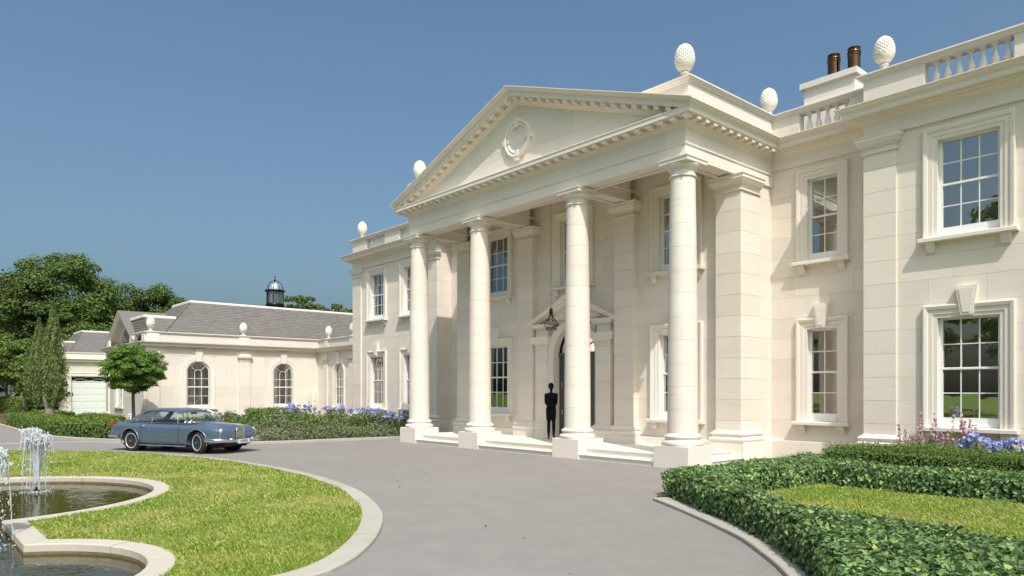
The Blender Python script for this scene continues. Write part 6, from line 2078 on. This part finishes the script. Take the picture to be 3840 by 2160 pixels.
def spikes(root_loc, n, rx, ry, z0, z1, seed, mat_leaf, mat_fl, label, name='flower_spike', group=None, fl=26, flsize=.03, cat='flower', each=True):
    rg = np.random.default_rng(seed)
    for i in range(n):
        a = rg.uniform(0, 2*math.pi); q = math.sqrt(rg.random())
        x, y = root_loc[0]+q*rx*math.cos(a), root_loc[1]+q*ry*math.sin(a)
        zt = rg.uniform(z0, z1)
        r_ = thing(name, label, cat, (x, y, .03), 0, group)
        lean = (rg.normal(0, .05), rg.normal(0, .05))
        MB().tube([(0, 0, 0), (lean[0]*.5, lean[1]*.5, zt*.55), (lean[0], lean[1], zt)], .006, 4, r1=.002).obj('stem', M['shrub'], r_, world_coords=False)
        m = int(fl*1.3)
        t = rg.uniform(.15, .8, m)
        ang = rg.uniform(0, 2*math.pi, m)
        pos = np.c_[x+lean[0]*t+.05*np.cos(ang)*(1-t*.5), y+lean[1]*t+.05*np.sin(ang)*(1-t*.5), .03+zt*t]
        dd = np.c_[np.cos(ang), np.sin(ang), np.full(m, .4)]
        leaves('leaves', pos, dd+rg.normal(0, .4, (m, 3)), dd+rg.normal(0, .3, (m, 3)), rg.uniform(.035, .075, m), mat_leaf, r_, NARROW, LEAF4_F, 'stuff', 1.6)
        t = rg.uniform(.55, 1.0, fl); ang = rg.uniform(0, 2*math.pi, fl)
        wv = .045*(1.08-t)
        pos = np.c_[x+lean[0]*t+(wv+.008)*np.cos(ang), y+lean[1]*t+(wv+.008)*np.sin(ang), .03+zt*t]
        dd = np.c_[np.cos(ang), np.sin(ang), np.full(fl, .5)]
        leaves('petals', pos, dd+rg.normal(0, .4, (fl, 3)), dd+rg.normal(0, .4, (fl, 3)), flsize*rg.uniform(.7, 1.3, fl), mat_fl, r_, LEAF4, LEAF4_F, 'stuff', 1.3)
def blooms(name, label, loc, rx, ry, h, nhead, seed, group, size=.05, mat=None, leafmat=None, nleaf=900):
    """leafy clump carrying rounded flower heads"""
    rg = np.random.default_rng(seed)
    root = mound(name, label, loc, rx, ry, h*.86, nleaf, .07, leafmat or M['shrub'], seed, group, spiky=.6, cat='flower')
    P, N, T = [], [], []
    for i in range(nhead):
        a = rg.uniform(0, 2*math.pi); q = rg.random()**.6
        c = np.array([loc[0]+q*rx*math.cos(a), loc[1]+q*ry*math.sin(a), h*(1.0-.28*q*q)+rg.normal(0, .05)])
        m = 16
        d = rand_dir(m, rg); d[:, 2] = np.abs(d[:, 2])*.8
        P.append(c+d*rg.uniform(.03, .085)); N.append(d+rg.normal(0, .3, (m, 3))); T.append(rand_dir(m, rg)+d*.5)
    P, N, T = np.concatenate(P), np.concatenate(N), np.concatenate(T)
    leaves('petals', P, N, T, size*rg.uniform(.7, 1.3, len(P)), mat or M['blue'], root, LEAF4, LEAF4_F, 'stuff', 1.7)
    return root

# grey-green row along the far kerb
rg0 = np.random.default_rng(5)
GL = 'grey green mounds along the far kerb'
ORD = ['first', 'second', 'third', 'fourth', 'fifth', 'sixth', 'seventh', 'eighth', 'ninth', 'tenth', 'eleventh', 'twelfth', 'last']
row = []
for i in range(13):
    t = i/12
    row.append((-24.75 - .9*t**2*2.2, 14.9 - 6.2*t))
for i, (px_, py_) in enumerate(row):
    mound('lavender_mound', ORD[i]+' silvery grey green mound along the far kerb counted from the portico', (px_+rg0.normal(0, .08), py_), .62+rg0.uniform(-.1, .12), .55, .52+rg0.uniform(-.08, .12), 800, .085, M['lavender'], 100+i, GL, NARROW, .8, wide=1.7)
GS = 'mid green shrubs in the far bed'
for i in range(16):
    t = i/15
    px_, py_ = -26.2 - 5.5*t + rg0.normal(0, .2), 15.6 - 5.2*t + rg0.normal(0, .35)
    mound('leafy_shrub', 'loose mid green shrub between the grey mounds and the house', (px_, py_), .75, .70, .82+rg0.uniform(-.12, .18), 850, .095, M['shrub'] if i % 3 else M['lavender'], 140+i, GS, LEAF4, .6)
for i in range(9):
    t = i/8
    mound('leafy_shrub', 'loose mid green shrub between the grey mounds and the house', (-25.6-3.2*t+rg0.normal(0, .15), 13.6-3.6*t+rg0.normal(0, .3)), .7, .65, .70+rg0.uniform(-.1, .1), 750, .09, M['shrub'] if i % 2 else M['lavender'], 170+i, GS, LEAF4, .7)
BL = [(-25.1, 16.2, 1.0), (-25.9, 16.0, .95), (-26.9, 16.1, 1.02), (-27.9, 15.9, 1.05), (-28.8, 16.0, 1.08), (-29.6, 15.6, 1.12), (-30.6, 15.5, 1.12), (-31.5, 14.9, 1.15), (-32.4, 14.4, 1.15), (-33.2, 15.2, 1.15)]
names = ['blue flower clump nearest the first column plinth', 'blue flower clump second from the first column plinth', 'blue flower clump third from the first column plinth', 'blue flower clump below the second lower window of the left block', 'blue flower clump between the two lower windows of the left block', 'blue flower clump below the outer lower window of the left block', 'blue flower clump in front of the mansion end pilaster', 'blue flower clump in front of the narrow arched window', 'blue flower clump at the inner corner of the wing', 'blue flower clump furthest from the portico beside the clipped hedge']
for i, (bx_, by_, bh_) in enumerate(BL):
    blooms('blue_flower_clump', names[i], (bx_, by_), .55, .5, bh_, 13, 200+i, 'blue flowers before the left block', .075)
spikes((-30.0, 15.6), 10, 3.2, .8, 1.25, 1.85, 301, M['shrub'], M['whitepetal'], 'tall pale flower spike above the blue flowers of the far bed', group='pale spikes in the far bed', flsize=.04)
# right-hand border behind the box hedge
spikes((-5.25, 16.3), 26, .78, .34, .80, 1.42, 311, M['shrub'], M['pink'], 'pink flower spike under the lower right window', group='pink flower spikes', flsize=.042, fl=44)
for i, (px_, py_) in enumerate([(-5.85, 16.3), (-5.35, 16.25), (-4.85, 16.3), (-4.45, 16.4)]):
    mound('leafy_shrub', ORD[i]+' loose green clump among the pink spikes counted from the mansion pilaster', (px_, py_), .40, .33, .88, 700, .06, M['shrub'], 320+i, 'green clumps of the right border', NARROW, .9, wide=1.6)
nm = ['blue flower clump beside the pink spikes', 'blue flower clump second from the pink spikes', 'blue flower clump third from the pink spikes', 'blue flower clump at the right picture edge', 'blue flower clump beyond the right picture edge']
for i in range(5):
    blooms('blue_flower_clump', nm[i], (-4.45+.58*i, 15.92+.1*(i % 2)), .34, .28, .93, 18, 330+i, 'blue flowers of the right border', .065, nleaf=500)

# scattered fallen leaves on the drive
rg1 = np.random.default_rng(9)
n = 38
lx = rg1.uniform(-22, -3.5, n); ly = rg1.uniform(4.5, 13.5, n)
k = ~inside(ISL, lx, ly) & ~inside(RB_BED, lx, ly)
lx, ly = lx[k], ly[k]; n = len(lx)
o = leaves('fallen_leaves', np.c_[lx, ly, np.full(n, .012)], np.c_[np.zeros((n, 2)), np.ones(n)]+rg1.normal(0, .25, (n, 3)), rg1.normal(0, 1, (n, 3)), rg1.uniform(.03, .07, n), M['deadleaf'], None)
tag(o, 'scattered brown fallen leaves on the drive', 'leaves', kind='stuff')

# white pavilion glimpsed at the far left edge
x, y = at_uv(-30, 66)
pv = thing('garden_pavilion', 'small white pavilion with a dark awning at the left edge', 'pavilion', (x, y, 0), R(10))
MB().box(-3, 2.6, -2, 2, 0, 3.4).obj('wall', M['white'], pv, world_coords=False)
MB().prism([(-2.6, 3.3), (-1.0, 4.1), (1.0, 4.1), (2.6, 3.3)], -3.3, 2.9, 'x').obj('roof', M['lead'], pv, world_coords=False)
for s in (-1.6, .4):
    f = MB().box(s, s+1.2, -2.06, -2.0, .8, 2.7).obj('window', M['white'], pv, world_coords=False)
    MB().box(s+.08, s+1.12, -2.08, -2.062, .88, 2.62).obj('pane', M['glass'], f, world_coords=False)
MB().box(2.61, 2.66, -1.2, 1.2, .5, 2.7).obj('window', M['domeglass'], pv, world_coords=False)
